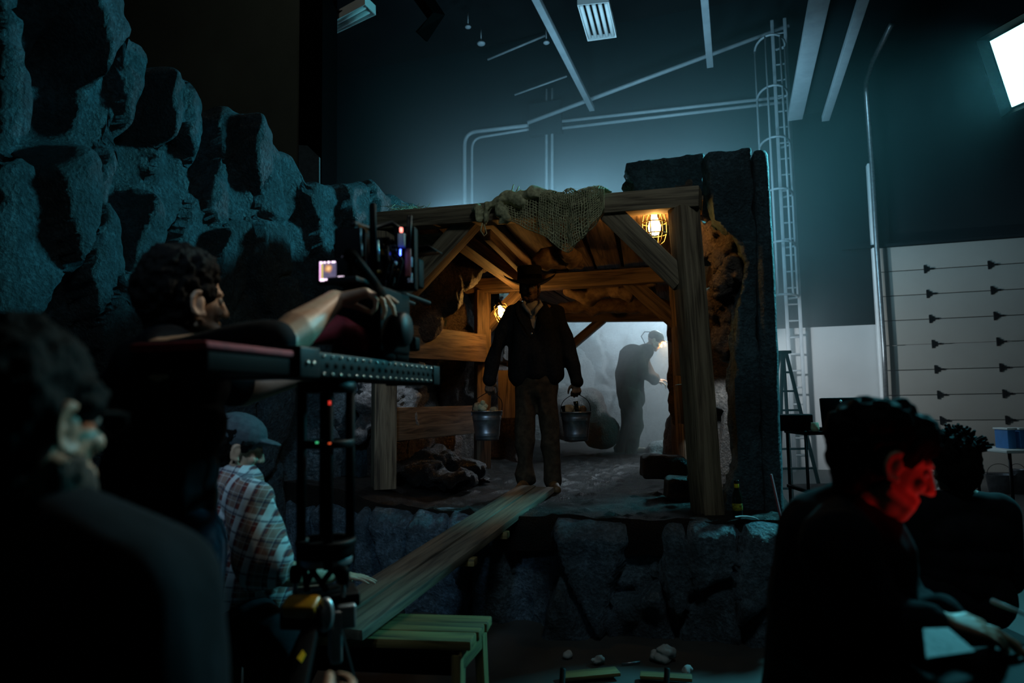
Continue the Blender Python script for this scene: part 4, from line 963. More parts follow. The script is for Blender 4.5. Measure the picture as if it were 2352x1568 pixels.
# ---------------------------------------------------------------- camera operator
def operator():
    h = lambda x, y, Y=1.78: at(x, y, Y)
    Mh = Mf(h(428, 694, 1.8), V(.6, .8, .03), (.05, 0, 1), 1.04)
    shR, shL = h(372, 828, 1.62), h(440, 812, 2.0)
    eR = h(640, 792, 1.66); wR = h(768, 690, 1.86)
    bm = bmesh.new(); head(bm, Mh); cap(bm, h(400, 752, 1.8), h(392, 800, 1.8), .062, .07)
    cap(bm, h(392, 812, 1.8), shR, .06, .055); cap(bm, h(392, 812, 1.8), shL, .06, .055)
    torso(bm, None, h(380, 880, 1.78), h(372, 1080, 1.75), h(365, 1210, 1.72), .16, .15, .15, .1, (.7, -.6, 0))
    cap(bm, shR, eR, .055, .05); chain(bm, [eR, lerp(eR, wR, .3), lerp(eR, wR, .7), wR], [.046, .05, .037, .029])
    eL = h(560, 900, 2.15); wLq = h(700, 860, 2.2); cap(bm, shL, eL, .055, .045); chain(bm, [eL, wLq], [.043, .028])
    hand(bm, wR, V(.75, .25, .22), V(.35, .1, -1), V(-.2, .6, 0) + V(0, .6, 0), curls=((.25, .3, .3), (.5, .7, .4), (.75, .9, .5), (.9, 1.0, .6)), s=1.05, tcurl=.8)
    hand(bm, wLq, V(.9, .1, .15), V(0, .2, -1), V(.1, -1, 0), curl=(.5, .6, .4))
    for s, hx in ((-1, 340), (1, 400)):
        a = h(hx, 1240, 1.72-.06*s); k = at(hx+10, 1560, 1.72-.06*s); an = V(k.x, k.y, .12); cap(bm, a, k, .08, .055); cap(bm, k, an, .052, .04)
    p = newperson(bm, M_['skin'], 'dark-haired camera operator in a dark shirt reaching his bare forearm to the camera', .0055, 2)
    eyes(Mh, p)
    hair_mesh(Mh, p, .005, .009, 55, extra=(((0, .02, .09), (.065, .05, .04)), ((0, -.02, .07), (.088, .095, .075)), ((0, -.06, .03), (.085, .07, .09)), ((0, -.055, -.055), (.06, .045, .055))), s=3, big=1.04)
    bm = bmesh.new()
    torso(bm, None, h(382, 885, 1.78), h(372, 1080, 1.75), h(366, 1200, 1.72), .19, .172, .165, .135, (.7, -.6, 0))
    cap(bm, h(392, 812, 1.8), shR, .078, .07); cap(bm, h(392, 812, 1.8), shL, .078, .072); chain(bm, [shR, lerp(shR, eR, .5), lerp(shR, eR, .9)], [.07, .064, .064]); cap(bm, lerp(shR, eR, .9), lerp(shR, eR, .97), .064, .06)
    cap(bm, shL, lerp(shL, eL, .8), .075, .062); cap(bm, h(345, 860, 1.7), h(350, 980, 1.7), .09, .11)
    cloth('shirt', bm, M_['tee'], p, .009, 3, .014, 7, 5)
    bm = bmesh.new(); M = Mf(h(372, 1218, 1.73), V(-.6, -.7, 0)); lathe(bm, [(.158, -.02), (.162, -.018), (.162, .018), (.158, .02)], M @ Matrix.Diagonal((1.05, .8, 1, 1)), 40); obj('belt', bm, M_['blackm'], p)
    bm = bmesh.new(); torso(bm, None, h(370, 1228, 1.73), h(370, 1260, 1.73), h(370, 1300, 1.73), .165, .17, .17, .13, (.7, -.6, 0))
    for s, hx in ((-1, 335), (1, 408)):
        a = h(hx, 1270, 1.72-.06*s); k = at(hx+10, 1560, 1.72-.06*s); an = V(k.x, k.y, .1); chain(bm, [a, k, an], [.11, .085, .075])
    cloth('jeans', bm, M_['denim'], p, .011, 2, .012, 8, 9)
    for s, hx in ((-1, 345), (1, 415)):
        k = at(hx, 1560, 1.72-.06*s); bm = bmesh.new(); cap(bm, V(k.x, k.y, .055), V(k.x+.14, k.y+.12, .05), .05, .045); cap(bm, V(k.x, k.y, .055), V(k.x, k.y, .12), .05)
        link('shoe', remesh(bm, .009, 1), M_['black'], p)
operator()
# ---------------------------------------------------------------- near person, left edge
def near_person():
    h = lambda x, y, Y=.86: at(x, y, Y)
    Mh = Mf(h(60, 966, .88), V(.25, .97, -.05), (.03, 0, 1), 1.0)
    bm = bmesh.new(); head(bm, Mh); cap(bm, h(50, 1060, .88), h(45, 1190, .9), .062, .07)
    cap(bm, h(45, 1205, .9), h(300, 1330, .86), .075, .065); cap(bm, h(45, 1205, .9), h(-150, 1300, .95), .075, .07)
    torso(bm, None, h(100, 1400, .9), h(90, 1620, .92), h(80, 1800, .92), .17, .155, .15, .1, (.85, -.5, 0))
    sh = h(330, 1370, .86); el = V(sh.x+.03, sh.y+.02, .88); wr = el + V(.12, .2, .02)
    cap(bm, sh, el, .055, .042); cap(bm, el, wr, .04, .03); hand(bm, wr, V(.3, .9, 0), V(-1, .3, 0), V(0, 0, 1), curl=(.4, .5, .4))
    for s in (-1, 1):
        a = h(80, 1800, .92) + V(.09*s, -.03*s, 0); cap(bm, V(a.x, a.y, .85), V(a.x, a.y, .48), .085, .058); cap(bm, V(a.x, a.y, .48), V(a.x, a.y, .1), .055, .042)
    p = newperson(bm, M_['skinp'], 'blurred dark-haired person in glasses at the left edge, seen from behind', .0055, 2)
    eyes(Mh, p)
    hair_mesh(Mh, p, .006, .008, 40, s=8, big=1.0, extra=(((0, -.04, .03), (.082, .08, .095)),))
    bm = bmesh.new(); ell(bm, (0, .045, -.1), (.04, .035, .035), Mh); ell(bm, (-.058, .015, -.065), (.014, .03, .03), Mh); ell(bm, (.058, .015, -.065), (.014, .03, .03), Mh); ell(bm, (.045, .045, -.085), (.02, .025, .03), Mh)
    me = remesh(bm, .006, 1); rough(me, .004, 60, 2); link('beard', me, M_['beard'], p)
    bm = bmesh.new()
    for s in (-1, 1): tube(bm, [Mh @ V(s*.08, -.01, .01), Mh @ V(s*.076, .06, .012), Mh @ V(s*.062, .095, .01)], .004)
    for s in (-1, 1): tube(bm, [Mh @ V(s*.034+.024*math.cos(k*PI/8), .1, .0+.018*math.sin(k*PI/8)) for k in range(16)], .003, closed=True)
    obj('glasses', bm, M_['black'], p)
    bm = bmesh.new(); torso(bm, None, h(95, 1400, .9), h(90, 1620, .92), h(80, 1800, .92), .2, .19, .19, .15, (.85, -.5, 0))
    cap(bm, h(45, 1225, .9), sh, .075, .085); cap(bm, h(45, 1225, .9), h(-150, 1310, .95), .08, .08); cap(bm, sh, el, .085, .07); cap(bm, el, lerp(el, wr, .8), .065, .05); cap(bm, h(40, 1165, .9), h(40, 1230, .9), .07, .09)
    cloth('jacket', bm, M_['tee'], p, .01, 3, .012, 7, 11)
    bm = bmesh.new()
    for s in (-1, 1):
        a = h(80, 1800, .92) + V(.09*s, -.03*s, 0); chain(bm, [V(a.x, a.y, .86), V(a.x, a.y, .48), V(a.x, a.y, .1)], [.12, .085, .075])
    cloth('trousers', bm, M_['tee'], p, .012, 2, .012, 7, 12)
    for s in (-1, 1):
        a = h(80, 1800, .92) + V(.09*s, -.03*s, 0); bm = bmesh.new(); cap(bm, V(a.x, a.y, .055), V(a.x+.1, a.y+.15, .05), .05, .045); cap(bm, V(a.x, a.y, .055), V(a.x, a.y, .12), .05)
        link('shoe', remesh(bm, .009, 1), M_['black'], p)
near_person()
# ---------------------------------------------------------------- plaid shirt person
def plaidmat():
    m, t, b = nt('plaid'); co = coords(t, (1, 1, 1), False)
    sx = N(t, 'ShaderNodeSeparateXYZ')
    mp = N(t, 'ShaderNodeMapping'); mp.inputs['Rotation'].default_value = (0, math.radians(-14), 0); t.links.new(co, mp.inputs['Vector']); t.links.new(mp.outputs[0], sx.inputs[0])
    def band(inp, freq, ph, w_):
        a = N(t, 'ShaderNodeMath', operation='MULTIPLY_ADD'); a.inputs[1].default_value = freq; a.inputs[2].default_value = ph; t.links.new(inp, a.inputs[0])
        f = N(t, 'ShaderNodeMath', operation='FRACT'); t.links.new(a.outputs[0], f.inputs[0])
        c = N(t, 'ShaderNodeMath', operation='COMPARE'); c.inputs[1].default_value = .5; c.inputs[2].default_value = w_; t.links.new(f.outputs[0], c.inputs[0]); return c.outputs[0]
    col = None
    base = N(t, 'ShaderNodeRGB'); base.outputs[0].default_value = (.16, .035, .03, 1); cur = base.outputs[0]
    for inp, fr, ph, w_, c, fac in (('X', 11, .1, .2, (.30, .24, .2), .6), ('Z', 9, .3, .2, (.22, .17, .15), .6), ('X', 11, .6, .13, (.62, .7, .72), .75), ('Z', 9, .75, .10, (.5, .55, .58), .6), ('X', 22, .3, .06, (.02, .02, .05), .7), ('Z', 18, .1, .06, (.02, .02, .05), .7), ('X', 44, .3, .05, (.7, .7, .7), .3), ('Z', 36, .3, .05, (.7, .7, .7), .3)):
        mx = N(t, 'ShaderNodeMix', data_type='RGBA'); m2 = N(t, 'ShaderNodeMath', operation='MULTIPLY'); m2.inputs[1].default_value = fac
        t.links.new(band(sx.outputs[inp], fr, ph, w_), m2.inputs[0]); t.links.new(m2.outputs[0], mx.inputs[0]); t.links.new(cur, mx.inputs[6]); mx.inputs[7].default_value = (*c, 1); cur = mx.outputs[2]
    t.links.new(cur, b.inputs['Base Color']); b.inputs['Roughness'].default_value = .9; return m
M_['plaid'] = plaidmat()
def plaid_person():
    h = lambda x, y, Y=2.7: at(x, y, Y)
    Mh = Mf(h(545, 1030, 2.75), V(.8, .45, -.25), (.15, 0, 1), 1.0)
    sh = h(572, 1150, 2.6); el = h(612, 1315, 2.5); wr = h(758, 1322, 2.82)
    bm = bmesh.new(); head(bm, Mh); cap(bm, h(535, 1075, 2.75), h(530, 1120, 2.75), .06, .065); cap(bm, h(530, 1120, 2.75), sh, .065, .06)
    sh2 = h(490, 1160, 2.95); cap(bm, h(530, 1120, 2.75), sh2, .065, .06)
    hip = V(h(520, 1350, 2.75).x-.05, 2.78, .62)
    chain(bm, [h(530, 1190, 2.75), h(545, 1290, 2.75), hip], [.14, .14, .15])
    cap(bm, sh, el, .055, .047); chain(bm, [el, lerp(el, wr, .35), wr], [.045, .047, .029])
    e2 = h(600, 1330, 3.0); w2 = h(690, 1350, 3.1); cap(bm, sh2, e2, .055, .045); cap(bm, e2, w2, .043, .03)
    hand(bm, wr, V(1, .35, -.12), V(0, 0, -1), V(-.2, 1, 0), curl=(.12, .15, .15), spread=.14, tcurl=.1)
    hand(bm, w2, V(.9, .3, -.1), V(0, 0, -1), V(.1, -1, 0), curl=(.2, .2, .2))
    kn = [V(hip.x+.32, 2.62, .5), V(hip.x+.3, 3.02, .46)]; an = [V(hip.x+.2, 2.6, .1), V(hip.x+.15, 3.05, .1)]
    for k, a in zip(kn, an): cap(bm, hip, k, .1, .06); cap(bm, k, a, .055, .04)
    p = newperson(bm, M_['skin'], 'person in a plaid shirt and cap leaning over the bench, hand on the plank', .006, 2)
    hair_mesh(Mh, p, .006, .01, 40, s=13, m=M_['hair'])
    bm = bmesh.new(); ell(bm, (0, -.01, .06), (.09, .11, .082), Mh); ell(bm, (0, .085, .05), (.072, .075, .012), Mh)
    link('cap', remesh(bm, .006, 2), M_['cap'], p)
    bm = bmesh.new(); chain(bm, [h(533, 1128, 2.75), h(535, 1200, 2.75), h(550, 1290, 2.75), hip+V(.02, 0, .05)], [.12, .17, .175, .165]); cap(bm, h(533, 1125, 2.75), sh, .07, .08); cap(bm, h(533, 1125, 2.75), sh2, .07, .08)
    chain(bm, [sh, lerp(sh, el, .5), lerp(sh, el, .86)], [.085, .09, .1]); chain(bm, [sh2, lerp(sh2, e2, .8)], [.08, .085])
    cap(bm, h(600, 1320, 2.85), h(630, 1380, 2.85), .1, .09)
    cloth('plaid_shirt', bm, M_['plaid'], p, .01, 3, .014, 8, 15)
    bm = bmesh.new()
    for k, a in zip(kn, an): chain(bm, [hip, k, a], [.15, .09, .075])
    cloth('trousers', bm, M_['tee'], p, .012, 2, .012, 8, 16)
    for a in an:
        bm = bmesh.new(); cap(bm, V(a.x, a.y, .055), V(a.x+.19, a.y, .05), .05, .045); cap(bm, V(a.x, a.y, .055), V(a.x, a.y, .12), .05); link('shoe', remesh(bm, .009, 1), M_['black'], p)
plaid_person()
# ---------------------------------------------------------------- woman at the right
def woman():
    h = lambda x, y, Y=1.5: at(x, y, Y)
    Mh = Mf(h(2035, 1062, 1.52), V(.86, -.12, -.36), (.35, 0, 1), .98)
    sh = h(1925, 1262, 1.42); sh2 = h(1985, 1225, 1.72); el = h(2005, 1455, 1.45); wr = h(2160, 1432, 1.40)
    bm = bmesh.new(); head(bm, Mh); chain(bm, [h(1990, 1120, 1.54), h(1952, 1170, 1.56)], [.05, .055]); cap(bm, h(1952, 1175, 1.56), sh, .055, .055); cap(bm, h(1952, 1175, 1.56), sh2, .055, .055)
    hip = h(1900, 1640, 1.6); chain(bm, [h(1935, 1270, 1.58), h(1925, 1450, 1.6), hip], [.12, .12, .14])
    e2 = h(2075, 1400, 1.75); w2 = h(2180, 1425, 1.5)
    cap(bm, sh, el, .046, .038); chain(bm, [el, lerp(el, wr, .4), wr], [.037, .038, .024]); cap(bm, sh2, e2, .046, .038); cap(bm, e2, w2, .036, .024)
    hand(bm, wr, V(.95, .1, -.12), V(.1, .4, -1), V(0, 1, .2), curl=(.3, .4, .3), s=.92); hand(bm, w2, V(.95, -.1, -.3), V(-.1, -.4, -1), V(0, -1, .2), curl=(.35, .45, .3), s=.92)
    kn = [V(hip.x+.4, hip.y-.12, .5), V(hip.x+.42, hip.y+.12, .5)]; an = [V(hip.x+.38, hip.y-.12, .1), V(hip.x+.4, hip.y+.12, .1)]
    hip.z = .56
    for k, a in zip(kn, an): cap(bm, hip, k, .1, .06); cap(bm, k, a, .052, .038)
    p = newperson(bm, M_['skin'], 'seated woman with dark pinned hair, red light on her bowed face', .0055, 2)
    eyes(Mh, p)
    hair_mesh(Mh, p, .0055, .01, 30, extra=(((0, .02, .075), (.078, .075, .05)), ((0, -.1, .03), (.05, .045, .05)), ((0, -.03, .06), (.088, .1, .08))), s=21, big=1.05)
    bm = bmesh.new(); chain(bm, [h(1945, 1200, 1.57), h(1935, 1270, 1.58), h(1925, 1450, 1.6), V(hip.x, hip.y, .6)], [.09, .145, .145, .17]); cap(bm, h(1950, 1190, 1.56), sh, .062, .072); cap(bm, h(1950, 1190, 1.56), sh2, .062, .07)
    chain(bm, [sh, el, lerp(el, wr, .9)], [.075, .062, .045]); chain(bm, [sh2, e2, lerp(e2, w2, .9)], [.072, .06, .045])
    cloth('sweater', bm, M_['tee'], p, .009, 3, .012, 8, 23)
    bm = bmesh.new()
    for k, a in zip(kn, an): chain(bm, [hip, k, a], [.15, .085, .06])
    cloth('trousers', bm, M_['tee'], p, .011, 2, .01, 8, 24)
    for a in an:
        bm = bmesh.new(); cap(bm, V(a.x, a.y, .05), V(a.x+.17, a.y, .045), .045, .04); cap(bm, V(a.x, a.y, .055), V(a.x, a.y, .12), .045); link('shoe', remesh(bm, .009, 1), M_['black'], p)
    # stool
    st = thing('stool', 'low dark stool the woman at the right sits on', 'stool', (hip.x, hip.y, 0))
    bm = bmesh.new(); lathe(bm, [(0, .40), (.16, .40), (.17, .42), (.17, .44), (.16, .455), (0, .455)], T((hip.x, hip.y, 0)), 24); obj('seat', bm, M_['black'], st)
    for k in range(4):
        a = PI/4+k*PI/2; bm = bmesh.new(); tube(bm, [V(hip.x+.11*math.cos(a), hip.y+.11*math.sin(a), .41), V(hip.x+.17*math.cos(a), hip.y+.17*math.sin(a), 0)], .013); obj('leg', bm, M_['blackm'], st)
    # papers on her lap board
    c = at(2178, 1492, 1.36)
    bm = bmesh.new(); pts = [at(2118, 1450, 1.27), at(2176, 1448, 1.31), at(2238, 1502, 1.22), at(2126, 1518, 1.16)]
    top = [bm.verts.new(q) for q in pts]; f = bm.faces.new(top); 
    nb = tag(obj('notebook', bm, paperprint(), None, False), 'printed page held in the hands of the woman lit red', 'paper'); s = nb.modifiers.new('s', 'SOLIDIFY'); s.thickness = .006
    bm = bmesh.new(); tube(bm, [wr+V(.13, .04, .03), wr+V(.2, .03, .0)], [.0045, .003]); tag(obj('pen', bm, M_['white']), 'pale pen between the fingers over the printed page', 'pen')
    c = V(hip.x+.42, hip.y-.02, .0); ct = thing('work_table', 'small dark work table in front of the woman lit red', 'table', (c.x+.35, c.y-.1, 0))
    zt = at(2240, 1535, 1.3).z - .03
    bm = bmesh.new(); bx(bm, V(at(2320, 1535, 1.32).x-.02, 1.32, zt-.02), (1, 0, 0), .62, .4, .025, bev=.006); obj('table_top', bm, M_['black'], ct)
    for sx in (-1, 1):
        for sy in (-1, 1):
            bm = bmesh.new(); x = at(2320, 1535, 1.32).x-.02+sx*.28; y = 1.32+sy*.17; tube(bm, [V(x, y, zt-.02), V(x, y, 0)], .012); obj('leg', bm, M_['blackm'], ct)
def paperprint():
    m, t, b = nt('printed_page'); co = coords(t, (1, 1, 1), False)
    n = N(t, 'ShaderNodeTexNoise', i_Scale=22, i_Detail=4); t.links.new(co, n.inputs['Vector'])
    t.links.new(ramp(t, n.outputs['Fac'], [(.45, (.2, .23, .23)), (.5, (.07, .09, .09)), (.56, (.18, .21, .21))]), b.inputs['Base Color']); b.inputs['Roughness'].default_value = .7; return m
woman()
# ---------------------------------------------------------------- seated man with twists
def seated():
    h = lambda x, y, Y=3.0: at(x, y, Y)
    Mh = Mf(h(2192, 1078, 3.0), V(.1, 1, -.1), s=1.0)
    s1, s2 = h(2120, 1170), h(2290, 1175); hip = h(2205, 1400); hip.z = .55
    bm = bmesh.new(); head(bm, Mh); cap(bm, h(2194, 1110), h(2198, 1150), .06, .07); cap(bm, h(2198, 1150), s1, .07, .06); cap(bm, h(2198, 1150), s2, .07, .06)
    torso(bm, None, h(2205, 1220), h(2207, 1320), hip+V(0, 0, .1), .16, .15, .15, .1, (1, 0, 0))
    for s, a in ((-1, s1), (1, s2)):
        e = a + V(.05*s, .03, -.28); w_ = e + V(-.08*s, .25, .0); cap(bm, a, e, .05, .042); cap(bm, e, w_, .04, .028); hand(bm, w_, V(-.3*s, 1, 0), V(0, 0, -1), V(-s, 0, 0), curl=(.3, .4, .3))
        k = hip + V(.14*s, .42, -.03); an = V(k.x, k.y+.02, .1); cap(bm, hip+V(.09*s, 0, 0), k, .09, .06); cap(bm, k, an, .055, .04)
    p = newperson(bm, M_['skind'], 'seated person with short twisted hair seen from behind before the white door', .009, 1)
    hr = hair_mesh(Mh, p, .007, .006, 40, s=31, big=1.12, extra=(((0, -.01, .07), (.1, .105, .085)),))
    bm = bmesh.new(); rs = random.Random(4)
    for k in range(90):
        th = rs.uniform(0, 2*PI); ph_ = rs.uniform(.0, 1.5); d = V(math.sin(ph_)*math.cos(th), math.sin(ph_)*math.sin(th), math.cos(ph_))
        a = V(0, -.02, .06)+V(d.x*.095, d.y*.1, d.z*.09); b = a + d*rs.uniform(.02, .045) + V(rs.uniform(-.015, .015), rs.uniform(-.015, .015), 0)
        tube(bm, [Mh @ a, Mh @ ((a+b)/2+V(.004, 0, .003)), Mh @ b], [.008, .008, .005], 6)
    obj('hair_twists', bm, M_['hair'], hr)
    bm = bmesh.new(); torso(bm, None, h(2205, 1225), h(2207, 1330), hip+V(0, 0, .1), .2, .185, .185, .14, (1, 0, 0)); cap(bm, h(2198, 1160), s1, .075, .08); cap(bm, h(2198, 1160), s2, .075, .08)
    for s, a in ((-1, s1), (1, s2)):
        e = a + V(.05*s, .03, -.28); w_ = e + V(-.08*s, .25, .0); chain(bm, [a, e, lerp(e, w_, .85)], [.085, .065, .05])
    cloth('pullover', bm, M_['tee'], p, .012, 3, .012, 7, 33)
    bm = bmesh.new()
    for s in (-1, 1):
        k = hip + V(.14*s, .42, -.03); chain(bm, [hip+V(.08*s, 0, 0), k, V(k.x, k.y+.02, .1)], [.14, .085, .065])
    cloth('trousers', bm, M_['tee'], p, .012, 2, .01, 7, 34)
    for s in (-1, 1):
        k = hip + V(.14*s, .42, -.03); bm = bmesh.new(); cap(bm, V(k.x, k.y, .05), V(k.x, k.y+.18, .045), .05, .045); cap(bm, V(k.x, k.y, .05), V(k.x, k.y, .12), .045); link('shoe', remesh(bm, .01, 1), M_['black'], p)
    st = thing('stool', 'dark stool under the seated person with twisted hair', 'stool', (hip.x, hip.y, 0))
    bm = bmesh.new(); bx(bm, V(hip.x, hip.y+.05, .39), (1, 0, 0), .44, .42, .03, bev=.008); obj('seat', bm, M_['black'], st)
    for sx in (-1, 1):
        for sy, top in ((-.12, .39), (.22, .39)):
            bm = bmesh.new(); tube(bm, [V(hip.x+.2*sx, hip.y+sy, 0), V(hip.x+.2*sx, hip.y+sy, top)], .012); obj('leg', bm, M_['blackm'], st)
seated()
# ================================================================ bench, plank
def px_z(px, py, z): return at_z(px, py, z)
BZ = .46
def bench():
    cs = [at_z(1133, 1414, BZ), at_z(1078, 1474, BZ), at_z(505, 1452, BZ), at_z(560, 1396, BZ)]
    c = sum(cs, Vector())/4; t = thing('work_bench', 'low pale wooden bench carrying the near end of the plank', 'bench', (c.x, c.y, 0))
    far0, near0, near1, far1 = cs
    for k in range(3):
        a = lerp(far0, near0, (k+.5)/3); b = lerp(far1, near1, (k+.5)/3); wd = (far0-near0).length/3*.985
        beam('top_board', a - V(0, 0, .019), b - V(0, 0, .019), wd, .038, M_['bench'], t)
    for a, b in ((far0, near0), (far1, near1)):
        ax = (far1-far0).normalized() if (a-far0).length < .01 else (far0-far1).normalized()
        a2 = a + ax*.05; b2 = b + ax*.05
        beam('end_rail', a2-V(0, 0, .08), b2-V(0, 0, .08), .038, .08, M_['bench'], t)
        for q, s in ((lerp(a2, b2, .08), 1), (lerp(a2, b2, .92), -1)):
            o = (a2-b2).normalized()*.04*s; beam('leg', q - V(0, 0, .05), V(q.x, q.y, 0) + o, .09, .04, M_['bench'], t, up=ax)
    beam('apron', near0+(near1-near0).normalized()*.04-V(0, 0, .085), near1-(near1-near0).normalized()*.04-V(0, 0, .085), .03, .09, M_['black'], t)
    beam('apron', far0+(far1-far0).normalized()*.04-V(0, 0, .085), far1-(far1-far0).normalized()*.04-V(0, 0, .085), .03, .09, M_['bench'], t)
bench()
zf = PZ + .045
fl, fr = at_z(1192, 1121, zf), at_z(1275, 1122, zf); zn = BZ+.055
nl, nr = at_z(692, 1418, zn), at_z(862, 1462, zn)
mid_f, mid_n = lerp(fl, fr, .5), lerp(nl, nr, .5)
_ax = (mid_n-mid_f).normalized(); _pd = V(-_ax.y, _ax.x, 0).normalized()
_pd = _pd if _pd.x > 0 else -_pd
Wt = min(abs((nr-nl).dot(_pd)), abs((fr-fl).dot(_pd))*1.12)
for k, (sg, lb) in enumerate(((-1, 'long worn gangplank board, the farther left of the pair bridging to the mine'), (1, 'long worn gangplank board, the nearer right of the pair with a splintered edge'))):
    c0 = mid_f + _pd*(sg*Wt/4); c1 = mid_n + _pd*(sg*Wt/4)
    if sg > 0: c0 = c0 + _ax*.04; c1 = c1 + _ax*.05
    tag(beam('plank', c0+V(0, 0, .003*k), c1, Wt/2-.014, .042, M_['plank'], bev=.005, warp=.003), lb, 'plank', 'pair of gangplank boards')
ax = (mid_n-mid_f).normalized(); sd = (fr-fl).normalized()
for k, t in enumerate((.17, .42, .62)):
    c = lerp(mid_f, mid_n, t) - V(0, 0, .042)
    o = beam('cleat', c - sd*(.13+.02*t*4), c + sd*(.15+.04*t), .07, .04, M_['bench'])
    tag(o, ['batten under the plank nearest the mine', 'middle batten screwed under the plank', 'batten under the plank nearest the bench'][k], 'batten')
# props holding the plank up
# ================================================================ slider, camera, pedestal
SZ = at(620, 836, 1.6).z
s0 = at(620, 836, 1.6); s1 = at(992, 870, 2.62); sx = (s1-s0); sx.z = 0; sx.normalize(); sl = V(0, 0, 1).cross(sx)
near = s0 - sx*.34
def onS(d, lat=0, z=0): return V(s0.x, s0.y, SZ) + sx*d + sl*lat + V(0, 0, z)
Ls = (s1-s0).length - .2
t = thing('camera_slider', 'long black slider track carrying the film camera, pointed at the mine', 'camera slider', onS(Ls/2))
def sbx(name, d0, d1, l0, l1, z0, z1, m, par, bev=.004):
    bm = bmesh.new(); bx(bm, onS((d0+d1)/2, (l0+l1)/2, (z0+z1)/2), sx, abs(d1-d0), abs(l1-l0), abs(z1-z0), bev=bev); return obj(name, bm, m, par)
side = sbx('side_rail', .02, Ls, -.085, -.07, -.03, .03, M_['blackm'], t); sbx('side_rail', .02, Ls, .07, .085, -.03, .03, M_['blackm'], t)
sbx('base_plate', -.3, Ls, -.07, .07, -.03, -.02, M_['black'], t); sbx('end_block', -.03, .06, -.095, .095, -.035, .038, M_['blackm'], t, .006)
sbx('red_light_plate', -.33, -.03, -.085, .085, .01, .026, M_['red'], t, .006); sbx('carriage_arm', -.32, -.03, -.08, .08, -.03, .008, M_['black'], t, .004); sbx('end_block', Ls-.02, Ls+.04, -.09, .09, -.035, .03, M_['blackm'], t)  # red plate added: its colour stands for red light on the near end
for q in (-.04, .04):
    bm = bmesh.new(); tube(bm, [onS(.04, q, .012), onS(Ls, q, .012)], .011, 12); obj('rod', bm, M_['grey'], t)
hm = surf('rivet_steel', (.5, .55, .52), rough_=.25, metal=.9, bump=0)
for k in range(18):
    d = .09+k*(Ls-.13)/17
    for zz in (-.022, .02):
        bm = bmesh.new(); lathe(bm, [(0, .004), (.003, .0035), (.0042, 0)], T(onS(d, -.086, zz)) @ (-sl).to_track_quat('Z', 'Y').to_matrix().to_4x4(), 8); obj('screw', bm, hm, t)
    bm = bmesh.new(); lathe(bm, [(0, .001), (.007, .001), (.007, 0)], T(onS(d+.02, -.0865, 0)) @ (-sl).to_track_quat('Z', 'Y').to_matrix().to_4x4(), 12); obj('hole', bm, M_['black'], t)
for dd in (0.0, .025):
    bm = bmesh.new(); lathe(bm, [(0, .004), (.005, .0035), (.006, 0)], T(onS(dd, -.096, .0)) @ (-sl).to_track_quat('Z', 'Y').to_matrix().to_4x4(), 10); obj('screw', bm, hm, t)
# pedestal
Cx = at(750, 900, 1.85); CXY = V(Cx.x, Cx.y, 0)
t = thing('camera_pedestal', 'black four-rod pedestal holding up the slider', 'camera stand', CXY)
zz = lambda py: at(750, py, 1.85).z
zt = SZ-.035
def ring(py, r, h_, m, name='ring', inner=.6):
    bm = bmesh.new(); z = zz(py); lathe(bm, [(r*inner, z-h_/2), (r*.97, z-h_/2), (r, z-h_*.3), (r, z+h_*.3), (r*.97, z+h_/2), (r*inner, z+h_/2), (r*inner, z-h_/2)], T(CXY), 40); return obj(name, bm, m, t)
bm = bmesh.new(); lathe(bm, [(0, zt-.03), (.07, zt-.03), (.075, zt-.02), (.075, zt), (0, zt)], T(CXY), 36); obj('top_plate', bm, M_['blackm'], t)
for a in (20, 110, 200, 290):
    d = V(math.cos(math.radians(a)), math.sin(math.radians(a)), 0)*.062
    bm = bmesh.new(); tube(bm, [CXY+d+V(0, 0, zt-.01), CXY+d+V(0, 0, zz(1295))], .0125, 14); obj('rod', bm, M_['black'], t)
ring(1018, .074, .02, M_['blackm']); ring(1243, .078, .016, M_['blackm'], inner=.7); ring(1262, .072, .03, M_['black'], inner=.1); ring(1284, .068, .02, M_['grey'], inner=.1)
for a in range(0, 360, 60):
    d = V(math.cos(math.radians(a)), math.sin(math.radians(a)), 0); e = V(math.cos(math.radians(a+50)), math.sin(math.radians(a+50)), 0)
    bm = bmesh.new(); tube(bm, [CXY+d*.058+V(0, 0, zz(1290)), CXY+e*.055+V(0, 0, zz(1345))], .008, 8); obj('strut', bm, M_['black'], t)
for a in (200, 320, 80):
    d = V(math.cos(math.radians(a)), math.sin(math.radians(a)), 0)*.075
    bm = bmesh.new(); lathe(bm, [(0, .025), (.012, .022), (.016, .012), (.016, -.012), (.012, -.02), (0, -.022)], T(CXY+d+V(0, 0, zz(1312))), 14); obj('knob', bm, M_['black'], t)
    bm = bmesh.new(); tube(bm, [CXY+d+V(0, 0, zz(1312)), CXY+d+V(0, 0, zz(1360))], .006); obj('bolt', bm, M_['grey'], t)
for px, py, c in ((757, 925, (1, .05, .03)), (728, 1016, (.1, 1, .4)), (757, 1018, (1, .12, .03))):
    bm = bmesh.new(); p = at(px, py, 1.77); bx(bm, p, (1, 0, 0), .006, .004, .01 if py < 1000 else .004); obj('indicator_light', bm, emis('led', c, .6), t)
